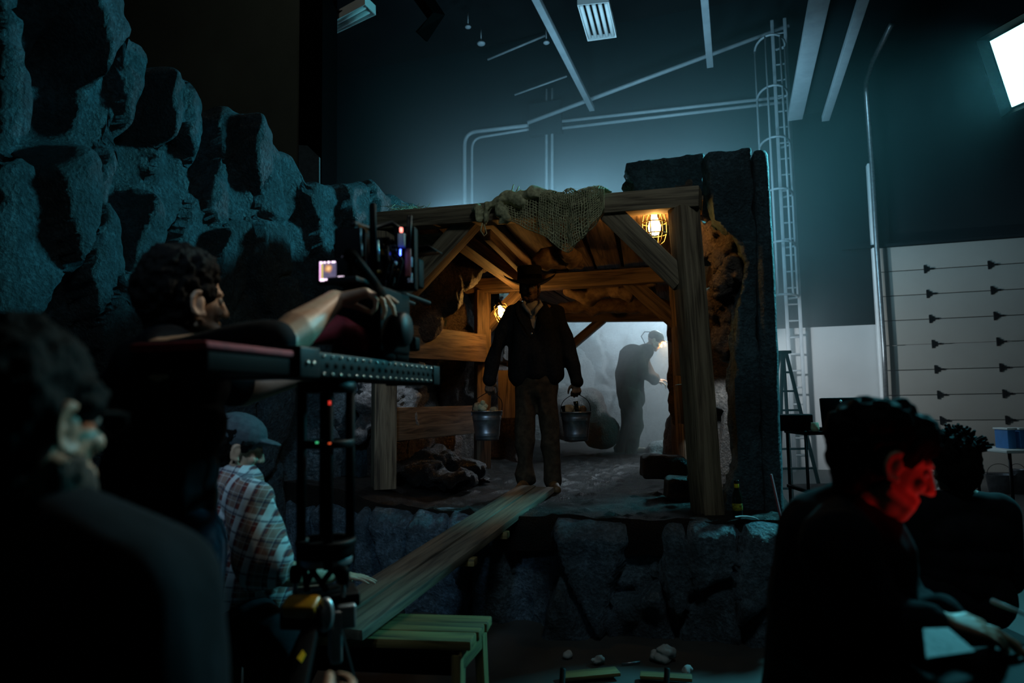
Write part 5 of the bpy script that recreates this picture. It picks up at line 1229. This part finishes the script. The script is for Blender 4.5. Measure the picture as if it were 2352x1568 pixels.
# head casting with the grey bracket
zb = zz(1352)
bm = bmesh.new(); bx(bm, CXY+V(0, 0, zb-.02), (.9, .35, 0), .16, .12, .035, bev=.006); obj('base_block', bm, M_['blackm'], t)
bm = bmesh.new(); bx(bm, CXY+V(.045, .0, zb-.055), (.9, .35, 0), .05, .13, .06, bev=.008); bx(bm, CXY+V(.035, -.04, zb-.1), (.9, .35, 0), .03, .07, .13, bev=.008)
bk = obj('bracket', bm, M_['grey'], t); bk['label'] = 'grey metal bracket'
bm = bmesh.new(); c = at(744, 1412, 1.74); M = T(c) @ V(-.25, -1, .1).to_track_quat('Z', 'Y').to_matrix().to_4x4(); lathe(bm, [(0, .012), (.010, .012), (.012, .006), (.026, .005), (.03, 0), (.03, -.01)], M @ Matrix.Diagonal((.75, 1.35, 1, 1)), 28); obj('hinge_disc', bm, M_['grey'], t)
bm = bmesh.new(); c = at(694, 1396, 1.74); bx(bm, c, (1, -.15, 0), .085, .05, .045, up=(0, -.5, 1), bev=.008); cl_ = obj('leg_clamp', bm, M_['amber'], t); cl_['label'] = 'amber leg clamp'
bm = bmesh.new(); bx(bm, c+V(0, .012, -.02), (1, -.15, 0), .1, .06, .06, bev=.01); obj('clamp_block', bm, M_['black'], t)
base = CXY + V(0, 0, zb-.08)
f1 = at(670, 1640, 1.55); d = (f1 - at(712, 1440, 1.73)).normalized(); a_ = at(714, 1440, 1.73); foot = a_ + d*((.02-a_.z)/d.z)
legs = [(a_, foot)]
for ang in (75, 200):
    e = V(math.cos(math.radians(ang)), math.sin(math.radians(ang)), 0); legs.append((base+e*.03, CXY + e*.42 + V(0, 0, .02)))
for k, (a, b) in enumerate(legs):
    lg = beam('leg', a, b, .04, .028, M_['blackm'], t, up=(0, -1, .3), warp=0)
    if k == 0:
        bm = bmesh.new(); c = at(703, 1525, 1.64); u_ = (b-a).normalized(); w_ = V(1, -.1, 0); nn = u_.cross(w_).normalized(); nn = nn if nn.y < 0 else -nn
        c = a + u_*((c.z-a.z)/u_.z) + nn*.0215 
        tw = (w_-u_*w_.dot(u_)).normalized()
        vs = [bm.verts.new(c+u_*x+tw*y) for x, y in ((-.016, .0), (-.004, .009), (.016, .003), (.004, -.009))]; bm.faces.new(vs)
        bm2 = obj('sticker', bm, M_['yellow'], lg, False); s = bm2.modifiers.new('s', 'SOLIDIFY'); s.thickness = .002; s.offset = 0
# ---- film camera: local frame aligned with slider; Q(px,py,Y)
def cube(name, px0, py0, px1, py1, Y, dp, m, par, bev=.005, yaw=None):
    """box whose front face spans the pixel rectangle at depth Y, dp deep"""
    a = at(px0, py0, Y); b = at(px1, py1, Y); c = (a+b)/2
    x = yaw or V(1, -.08, 0)
    bm = bmesh.new(); bx(bm, c+V(0, dp/2, 0), x, abs(b.x-a.x), dp, abs(a.z-b.z), bev=bev); return obj(name, bm, m, par)
cmr = thing('film_camera', 'bulky black film camera with monitor and antennas on the slider', 'film camera', onS(.5, 0, .03))
b_ = M_['black']; bmn = M_['blackm']
cube('battery_pack', 768, 522, 838, 634, 1.98, .09, b_, cmr, .008)
cube('body', 800, 545, 905, 660, 2.08, .22, b_, cmr, .008)
cube('side_module', 905, 520, 955, 664, 2.12, .05, b_, cmr, .006)
cube('eyepiece', 772, 632, 812, 652, 1.96, .08, b_, cmr, .01)
bm = bmesh.new(); tube(bm, [at(858, 600, 2.0), at(856, 470, 2.0), at(856, 466, 2.0)], [.011, .0105, .006], 14); obj('antenna', bm, b_, cmr)
for x in (938, 944):
    bm = bmesh.new(); tube(bm, [at(x-4, 570, 2.1), at(x, 495, 2.1)], .0035, 8); obj('antenna', bm, bmn, cmr)
bm = bmesh.new(); tube(bm, [at(810, 520, 2.02), at(812, 512, 2.02), at(850, 525, 2.15), at(900, 512, 2.2), at(930, 535, 2.2)], [.008]*5, 10); obj('top_handle', bm, bmn, cmr)
for k in range(3):
    bm = bmesh.new(); y = 515+k*5; tube(bm, [at(822+k*3, y, 2.0), at(848, y+10, 2.0)], .0018, 6); o = obj('cable', bm, surf('orange_cable', (.35, .14, .03), rough_=.5), cmr)
edge = surf('teal_glint', (.25, .5, .52), rough_=.3, metal=.6)  # teal light glints painted as colour on rig edges and cable loop
for q in (((829, 524), (830, 560)), ((831, 560), (833, 588)), ((868, 552), (870, 600))):
    bm = bmesh.new(); tube(bm, [at(*q[0], 1.975), at(*q[1], 1.975)], .0028, 8); obj('edge_glint', bm, edge, cmr)
rs = random.Random(5)
for k in range(16):
    bm = bmesh.new(); x, y = rs.uniform(872, 915), rs.uniform(560, 655); p = at(x, y, 2.07); bx(bm, p, (1, 0, 0), rs.uniform(.008, .02), .02, rs.uniform(.006, .02), bev=.002)
    obj('connector', bm, [bmn, bmn, M_['amber'], M_['zinc'], bmn][k % 5], cmr)
for k in range(5):
    x = rs.uniform(875, 915); bm = bmesh.new(); tube(bm, [at(x, 565+k*8, 2.05), at(x+rs.uniform(-14, 14), 600, 2.02), at(x+rs.uniform(-8, 8), 650, 2.05), at(x+rs.uniform(-20, 10), 700, 2.1)], .004, 8); obj('cable', bm, b_, cmr)
p = at(919, 540, 2.1)
cube('transmitter', 914, 535, 930, 566, 2.08, .03, surf('pale_label', (.4, .36, .36), rough_=.5), cmr, .003)
cube('transmitter_light', 918, 522, 924, 532, 2.08, .01, emis('red_led', (1, .25, .2), 3), cmr, .001)
for k in range(5):
    bm = bmesh.new(); ell(bm, at(919.5, 574+k*3.6 + (4 if k == 4 else 0), 2.075), (.0024, .002, .0022)); obj('indicator_light', bm, emis('blue_led', (.05, .1, 1), 16), cmr)
light('blue_led_light', 'POINT', at(917, 580, 2.05), .02, (.02, .05, 1), .01)
rp = cube('side_plate', 930, 571, 943, 634, 2.1, .012, surf('red_plate', (.35, .08, .05), rough_=.5), cmr, .002, V(1, .4, 0)); rp['label'] = 'red side plate'
for y0, y1 in ((590, 612), (627, 646)): cube('sticker', 943, y0, 947, y1, 2.105, .004, surf('teal_sticker', (.3, .6, .62), rough_=.5), cmr, .0005)
# small lettering on the plate
tx = bpy.data.curves.new('lettering', 'FONT'); tx.body = 'SE'; tx.size = .018; tx.extrude = .0006; to = bpy.data.objects.new('tmp', tx); COL.objects.link(to)
bpy.context.view_layer.update(); _me = bpy.data.meshes.new_from_object(to); bpy.data.objects.remove(to); to = link('lettering', _me, None); _me.materials.clear(); _me.materials.append(M_['white'])
to.matrix_basis = frame(at(936, 648, 2.098), (1, -.05, 0), (0, 0, 1)) @ Euler((PI/2, 0, 0)).to_matrix().to_4x4(); to.parent = cmr; to.matrix_parent_inverse = cmr.matrix_basis.inverted()
cube('badge', 784, 587, 807, 598, 1.975, .006, surf('badge_outline', (.22, .13, .15), rough_=.4), cmr, .001); cube('badge_face', 786, 589, 805, 596, 1.9735, .004, b_, cmr, .0005)
# monitor
mon = cube('monitor', 728, 592, 800, 652, 1.95, .02, b_, cmr, .004, V(1, -.05, 0))
def screenmat():
    m, t, b = nt('monitor_picture'); co = coords(t, (1, 1, 1), False)
    tc = N(t, 'ShaderNodeTexCoord'); sp = N(t, 'ShaderNodeSeparateXYZ'); t.links.new(tc.outputs['Generated'], sp.inputs[0])
    n = N(t, 'ShaderNodeTexNoise', i_Scale=3.2, i_Detail=3); t.links.new(tc.outputs['Generated'], n.inputs['Vector'])
    g = N(t, 'ShaderNodeTexGradient', gradient_type='SPHERICAL'); mp = N(t, 'ShaderNodeMapping'); mp.inputs['Location'].default_value = (-1.45, -2, -2.0); mp.inputs['Scale'].default_value = (3, 4, 3)
    t.links.new(tc.outputs['Generated'], mp.inputs['Vector']); 
    cx = N(t, 'ShaderNodeCombineXYZ'); a = N(t, 'ShaderNodeMath', operation='MULTIPLY_ADD'); a.inputs[1].default_value = 3; a.inputs[2].default_value = -1.5; t.links.new(sp.outputs['X'], a.inputs[0])
    c = N(t, 'ShaderNodeMath', operation='MULTIPLY_ADD'); c.inputs[1].default_value = 3; c.inputs[2].default_value = -2; t.links.new(sp.outputs['Z'], c.inputs[0])
    t.links.new(a.outputs[0], cx.inputs[0]); t.links.new(c.outputs[0], cx.inputs[2]); t.links.new(cx.outputs[0], g.inputs[0])
    mu = N(t, 'ShaderNodeMath', operation='MULTIPLY_ADD'); mu.inputs[1].default_value = .8; t.links.new(g.outputs['Fac'], mu.inputs[0]); h2 = N(t, 'ShaderNodeMath', operation='MULTIPLY'); h2.inputs[1].default_value = .5; t.links.new(n.outputs['Fac'], h2.inputs[0]); t.links.new(h2.outputs[0], mu.inputs[2])
    t.links.new(ramp(t, mu.outputs[0], [(.2, (.10, .09, .17)), (.35, (.14, .12, .2)), (.6, (.6, .25, .1)), (.85, (1, .6, .25))]), b.inputs['Emission Color']); b.inputs['Emission Strength'].default_value = 1.0
    b.inputs['Base Color'].default_value = (.01, .01, .01, 1); return m
cube('screen', 736, 604, 772, 642, 1.948, .004, screenmat(), cmr, 0, V(1, -.05, 0))
bright = emis('screen_caption', (1, .75, .95), 2.2)
for x0, y0, x1, y1 in ((734, 601, 740, 605), (743, 601, 748, 604), (752, 600, 757, 604), (761, 600, 770, 603), (735, 640, 745, 645), (747, 640, 760, 643), (762, 640, 790, 642), (776, 634, 790, 640)):
    cube('screen_bar', x0, y0, x1, y1, 1.947, .003, bright, cmr, 0)
cube('screen_bar', 734, 602, 736, 644, 1.947, .003, emis('screen_edge', (1, .5, .9), 1.4), cmr, 0)
cube('screen_bar', 739, 606, 740.5, 641, 1.946, .003, emis('screen_frame', (1, .8, .1), .9), cmr, 0)
# fluid head, plate and lens
sbx('quick_plate', .34, .64, -.045, .045, .245, .262, bmn, cmr)
fh = thing('pan_tilt_mount', 'black round pan mount between the slider and the film camera', 'camera mount', onS(.48, 0, .04))
bm = bmesh.new(); c = onS(.48, 0, 0); lathe(bm, [(0, .03), (.09, .03), (.095, .04), (.09, .09), (.07, .1), (.065, .15), (.08, .16), (.08, .22), (.06, .245), (0, .245)], T(V(c.x, c.y, SZ)), 36); obj('housing', bm, b_, fh)
sbx('side_plate', .38, .6, -.1, -.075, .05, .24, b_, fh, .01)
bm = bmesh.new(); tube(bm, [onS(.42, -.1, .2), onS(.2, -.16, .22), onS(.0, -.2, .24)], [.012, .012, .016], 12); obj('pan_handle', bm, b_, fh)
bm = bmesh.new(); lathe(bm, [(0, 0), (.045, 0), (.052, .01), (.052, .03), (.045, .04), (0, .04)], T(onS(.48, -.14, .12)) @ sl.to_track_quat('Z', 'Y').to_matrix().to_4x4(), 28); obj('tension_dial', bm, bmn, fh)
lc = at(915, 720, 2.25); lz = at(915, 640, 2.3).z
ld = sx
bm = bmesh.new(); c = onS(.66, -.0, 0); c.z = at(900, 615, 2.25).z; M = T(c-ld*.08) @ ld.to_track_quat('Z', 'Y').to_matrix().to_4x4()
lathe(bm, [(0, 0), (.045, 0), (.05, .01), (.05, .06), (.055, .065), (.055, .1), (.05, .105), (.05, .14), (.06, .15), (.06, .17), (0, .165)], M, 32); obj('lens', bm, b_, cmr)
bm = bmesh.new(); bx(bm, c+ld*.14, ld, .05, .12, .1, bev=.006); obj('matte_box', bm, b_, cmr)
bm = bmesh.new(); q = c+ld*.1+V(0, 0, .07); bx(bm, q+ld*.07+V(0, 0, .01), ld, .14, .2, .004, up=(-.1, -.1, 1)); obj('flag', bm, b_, cmr)
for s in (-1, 1):
    bm = bmesh.new(); tube(bm, [onS(.45, .03*s, .265), onS(.95, .03*s, .265)], .0075, 10); obj('support_rod', bm, bmn, cmr)
# dark mass in front of the head: motor and front arm of the rig
mt = thing('rig_motor', 'dark motor unit with teal glints at the far end of the camera rig', 'motor', onS(.8, 0, .03))
sbx('housing', .58, .7, -.06, .06, .03, .16, b_, mt, .02)
bm = bmesh.new(); tube(bm, [at(905, 735, 2.4), at(915, 770, 2.35), at(905, 800, 2.35), at(925, 815, 2.4)], [.02, .025, .02, .015], 12); obj('cable_loop', bm, edge, mt)  # teal of this loop is a painted glint
bm = bmesh.new(); bx(bm, at(945, 790, 2.42), sx, .05, .05, .05, bev=.01); tube(bm, [at(940, 795, 2.4), at(955, 790, 2.4)], .008); obj('knob', bm, b_, mt)
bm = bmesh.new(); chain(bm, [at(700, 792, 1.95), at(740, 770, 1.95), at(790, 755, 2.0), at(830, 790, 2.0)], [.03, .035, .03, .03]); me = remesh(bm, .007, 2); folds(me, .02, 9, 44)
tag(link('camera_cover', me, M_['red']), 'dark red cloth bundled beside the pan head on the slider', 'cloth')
# ================================================================ floor items
def ladder2():
    b = 11.0; t = thing('step_ladder', 'dark folding step ladder standing by the set edge', 'ladder', at(1815, 1040, 9.3))
    Y = 9.0
    zt = at(1800, 812, Y).z
    tops = [at(1797, 812, Y), at(1806, 812, Y)]; bots = [at(1797, 1060, Y), at(1840, 1060, Y)]
    bots = [V(p.x, p.y, 0) + (p-q)*0 for p, q in zip(bots, tops)]
    q = [(tops[0], bots[0]+V(-.15, -.2, 0)), (tops[1]+V(0, 0, 0), bots[1]+V(.18, -.2, 0)), (tops[0]+V(0, .1, 0), bots[0]+V(-.1, .6, 0)), (tops[1]+V(0, .1, 0), bots[1]+V(.1, .6, 0))]
    for a, b2 in q: beam('rail', a, b2, .03, .06, M_['blackm'], t, up=(0, 1, 0), warp=0)
    for k in range(1, 8):
        f = k/8; beam('step', lerp(q[0][0], q[0][1], f), lerp(q[1][0], q[1][1], f), .08, .025, M_['blackm'], t, warp=0)
    bm = bmesh.new(); bx(bm, (tops[0]+tops[1])/2+V(0, .05, .02), (1, 0, 0), .16, .18, .04, bev=.008); obj('top_cap', bm, M_['black'], t)
ladder2()
cart = thing('video_cart', 'dark equipment cart behind the seated woman, screen standing on it', 'cart', at_z(1930, 1200, 0)*0 + V(at(1925, 1000, 6.0).x, 6.0, 0))
zc = at(1925, 988, 6.0).z; cx_ = at(1925, 988, 6.0).x
for z in (zc, zc*.55, .15):
    bm = bmesh.new(); bx(bm, V(cx_, 6.2, z-.02), (1, 0, 0), .6, .45, .03, bev=.006); obj('shelf', bm, M_['black'], cart)
for a in (-1, 1):
    for c in (-1, 1):
        bm = bmesh.new(); tube(bm, [V(cx_+a*.28, 6.2+c*.2, .05), V(cx_+a*.28, 6.2+c*.2, zc)], .014); obj('post', bm, M_['blackm'], cart)
        bm = bmesh.new(); lathe(bm, [(0, -.012), (.04, -.012), (.04, .012), (0, .012)], T((cx_+a*.28, 6.2+c*.2, .04)) @ Euler((0, PI/2, 0)).to_matrix().to_4x4(), 16); obj('wheel', bm, M_['black'], cart)
t = thing('monitor', 'black screen with a white dot standing on the cart', 'monitor', V(cx_, 6.15, zc))
a = at(1884, 914, 6.1); b = at(1976, 986, 6.1)
bm = bmesh.new(); bx(bm, (a+b)/2, (1, .05, 0), b.x-a.x, .04, a.z-b.z, up=(-.05, .1, 1), bev=.008); obj('casing', bm, M_['black'], t)
bm = bmesh.new(); ell(bm, at(1931, 921, 6.06), (.012, .006, .012)); obj('logo_dot', bm, M_['white'], t)
bm = bmesh.new(); bx(bm, V(cx_, 6.15, zc+.01), (1, 0, 0), .25, .18, .02, bev=.005); obj('stand', bm, M_['black'], t)
bm = bmesh.new(); bx(bm, V(cx_-.12, 6.15, zc+.07), (1, 0, 0), .3, .22, .14, bev=.01)
o = tag(obj('equipment_case', bm, M_['black']), 'black equipment box on the cart left of the screen', 'case'); o.location.x -= .22
bm = bmesh.new(); p = at(1872, 985, 6.0); tube(bm, [V(p.x, p.y, zc-.005), V(p.x, p.y, zc+.02), V(p.x, p.y, zc+.07)], [.03, .035, .03], 14)
tag(obj('wooden_cup', bm, M_['bread']), 'small tan cup beside the screen on the cart', 'cup')
# right edge table with blue bins and pots
tb = thing('side_table', 'pale table at the right edge holding blue bins', 'table', V(at(2350, 1035, 7).x, 7, 0))
zt2 = at(2340, 1034, 7).z; x0 = at(2312, 1030, 7).x
bm = bmesh.new(); bx(bm, V(x0+.6, 7.3, zt2-.015), (1, 0, 0), 1.2, .6, .03, bev=.005); obj('table_top', bm, M_['white'], tb)
for a in (.06, 1.14):
    for c in (7.05, 7.55):
        bm = bmesh.new(); tube(bm, [V(x0+a, c, 0), V(x0+a, c, zt2-.02)], .016); obj('leg', bm, M_['blackm'], tb)
for k, (xa, xb) in enumerate(((2314, 2336), (2342, 2370))):
    t = thing('blue_bin', ['blue plastic bin left of the pair on the side table', 'blue plastic bin right of the pair, cut by the photo edge'][k], 'bin', V(at((xa+xb)/2, 1030, 7.2).x, 7.2, zt2), 'blue bins on the side table')
    a = at(xa, 985, 7.2); b = at(xb, 1030, 7.2); bm = bmesh.new(); bx(bm, V((a.x+b.x)/2, 7.3, zt2+(a.z-zt2)/2), (1, 0, 0), b.x-a.x, .2, a.z-zt2, bev=.008); obj('tub', bm, M_['blue'], t)
    bm = bmesh.new(); bx(bm, V((a.x+b.x)/2, 7.3, a.z), (1, 0, 0), b.x-a.x+.02, .22, .018, bev=.004); obj('rim', bm, M_['white'], t)
for k, (px, r, hh, lab) in enumerate(((2300, .11, .16, 'wide grey pail standing on the concrete near the right edge'), (2342, .06, .2, 'slim shiny pail standing on the concrete at the right edge'))):
    p = at_z(px, 1132, .0) ; t = thing('pail', lab, 'pail', p, None)
    bm = bmesh.new(); lathe(bm, [(0, 0), (r*1.3, 0), (r*1.6, hh*1.6), (r*1.65, hh*1.62), (r*1.5, hh*1.6), (r*1.25, .02), (0, .02)], T(p), 28); obj('body', bm, M_['zinc'], t)
    bm = bmesh.new(); tube(bm, arc_pts(p+V(0, 0, hh*1.6), V(r*1.6, 0, 0), V(0, .02, r*1.3), 14), .004, 6); obj('handle', bm, M_['blackm'], t)
# bottle, tape, stick at the right end of the ledge
p = at(1694, 1172, 4.25); g = PZ
t = thing('bottle', 'dark bottle with yellow label at the right end of the ledge', 'bottle', V(p.x, p.y, g))
M = T((p.x, p.y, g-.005))
bm = bmesh.new(); lathe(bm, [(0, 0), (.027, 0), (.03, .008), (.03, .11), (.026, .13), (.014, .16), (.0125, .2), (.015, .203), (.015, .212), (0, .212)], M, 28); obj('glass', bm, M_['glassd'], t)
bm = bmesh.new(); lathe(bm, [(.0303, .035), (.0308, .036), (.0308, .075), (.0303, .076)], M, 28); obj('label_band', bm, surf('bottle_label', (.5, .45, .03), (.05, .05, .01), .6, scale=60, bump=0), t)
bm = bmesh.new(); lathe(bm, [(.0145, .168), (.0150, .169), (.0142, .19), (.0138, .191)], M, 20); obj('neck_label', bm, M_['yellow'], t)
bm = bmesh.new(); pts = [at_z(x, y, g+.012) for x, y in ((1688, 1187), (1700, 1185), (1716, 1185), (1732, 1188), (1742, 1193))]
va = [bm.verts.new(q) for q in pts]; vb = [bm.verts.new(q+V(-.005, -.03, 0)) for q in pts]
for k in range(4): bm.faces.new((va[k], va[k+1], vb[k+1], vb[k]))
o = obj('tape_strip', bm, M_['paper'], None, False); s = o.modifiers.new('s', 'SOLIDIFY'); s.thickness = .004; tag(o, 'curved pale strip lying on the ledge right of the bottle', 'strip')
st_ = beam('measuring_stick', at(1771, 1088, 4.0), at(1812, 1250, 3.9)+V(.12, 0, -.75), .03, .012, M_['pink'], warp=0); tag(st_, 'thin pinkish stick leaning against the end of the ledge', 'stick')
# paper scraps and sticks on the floor below the ledge
for k, (x, y, r, lab) in enumerate(((1518, 1510, .05, 'crumpled pale paper on the floor below the ledge, largest scrap'), (1292, 1450, .018, 'tiny torn paper scrap on the floor left of the crumpled one'), (1372, 1518, .03, 'flattened paper scrap on the floor just left of the crumpled one'), (1576, 1540, .02, 'small paper scrap on the floor right of the crumpled one'))):
    p = at_z(x, y, .02); p.y = min(p.y, 3.9)
    lump('paper_scrap', [p, p+V(r*.5, 0, r*.3)], [(r*1.2, r, r*.55), (r*.8, r*.7, r*.8)], M_['paper'], lab, 'paper', vox=.006, amp=.02, freq=18, s=60+k, sm=0)
tag(beam('slat', at_z(1290, 1552, .03), at_z(1420, 1540, .03), .09, .02, M_['bench']), 'short wooden slat on the floor under the ledge, left one', 'slat', 'slats on the floor')
tag(beam('slat', at_z(1470, 1548, .03), at_z(1590, 1556, .03), .07, .02, M_['bench']), 'short wooden slat on the floor under the ledge, right one', 'slat', 'slats on the floor')
bm = bmesh.new(); tube(bm, [at_z(1428, 1524, .01), at_z(1470, 1520, .012)], .006); tag(obj('thin_rod', bm, M_['zinc']), 'thin shiny rod lying on the floor below the ledge', 'rod')
for k, (px, a, h_) in enumerate(((1290, -.1, 0), (1530, .1, 0))):
    p = at_z(px, 1600, 0); 
    bm = bmesh.new(); tube(bm, [p, p+V(0, 0, .02), p+V(.01, 0, .13)], [.05, .014, .014], 10); tag(obj('floor_stand', bm, M_['blackm']), ['stubby dark stand on the floor at the bottom edge, left one', 'stubby dark stand on the floor at the bottom edge, right one'][k], 'stand')
for px, py, Y, c, lab in ((1849, 1372, 1.9, (1, .03, .03), 'tiny red light glowing in the dark beside the seated woman'),):
    p = at(px, py, Y); t = thing('battery_charger', lab, 'charger', V(p.x, p.y, 0))
    bm = bmesh.new(); bx(bm, V(p.x, p.y+.06, p.z/2+.03), (1, 0, 0), .1, .1, p.z+.06, bev=.006); obj('case', bm, M_['black'], t)
    bm = bmesh.new(); ell(bm, V(p.x, p.y+.008, p.z), (.0025, .0025, .0025)); obj('indicator_light', bm, emis('charger_led', c, 3), t)

# ================================================================ haze
def haze(name, M, size, dens, col, label, aniso=.2, grad=False):
    bm = bmesh.new(); box(bm, Matrix.Identity(4), *size)
    m = bpy.data.materials.new(name); m.use_nodes = True; t = m.node_tree; t.nodes.clear()
    o = t.nodes.new('ShaderNodeOutputMaterial'); v = t.nodes.new('ShaderNodeVolumeScatter'); v.inputs['Density'].default_value = dens; v.inputs['Color'].default_value = (*col, 1); v.inputs['Anisotropy'].default_value = aniso
    t.links.new(v.outputs[0], o.inputs['Volume'])
    if grad:
        tc = t.nodes.new('ShaderNodeTexCoord'); sp = t.nodes.new('ShaderNodeSeparateXYZ'); t.links.new(tc.outputs['Object'], sp.inputs[0])
        mr = t.nodes.new('ShaderNodeMapRange'); mr.interpolation_type = 'SMOOTHERSTEP'; mr.inputs[1].default_value = -1.6; mr.inputs[2].default_value = 2.9; mr.inputs[3].default_value = dens; mr.inputs[4].default_value = dens*.035
        t.links.new(sp.outputs['Z'], mr.inputs[0])
        m2 = t.nodes.new('ShaderNodeMapRange'); m2.interpolation_type = 'SMOOTHSTEP'; m2.inputs[1].default_value = -1.7; m2.inputs[2].default_value = 1.1; m2.inputs[3].default_value = 1; m2.inputs[4].default_value = .08
        t.links.new(sp.outputs['X'], m2.inputs[0]); mm = t.nodes.new('ShaderNodeMath'); mm.operation = 'MULTIPLY'; t.links.new(mr.outputs[0], mm.inputs[0]); t.links.new(m2.outputs[0], mm.inputs[1])
        t.links.new(mm.outputs[0], v.inputs['Density'])
    ob = obj(name, bm, m, None, False, M); return tag(ob, label, 'haze', kind='stuff')
MH = Matrix(((R_.x, H_.x, 0, 0), (R_.y, H_.y, 0, 0), (0, 0, 1, 0), (0, 0, 0, 1)))
b0 = LB + .3; a0_ = ac0 + .02; a1_ = 7.5
haze('hall_haze', MH @ T(((a0_+a1_)/2, (b0+BW-.02)/2, 4.7)), (a1_-a0_, BW-.02-b0, 9.3), .11, (.9, .97, 1), 'thin smoky haze filling the hall behind the set', grad=True)
haze('chamber_haze', T((1.95, 9.55, 1.75)), (2.7, 2.3, 2.2), .32, (.92, .97, 1), 'dense pale smoke in the chamber at the tunnel end')
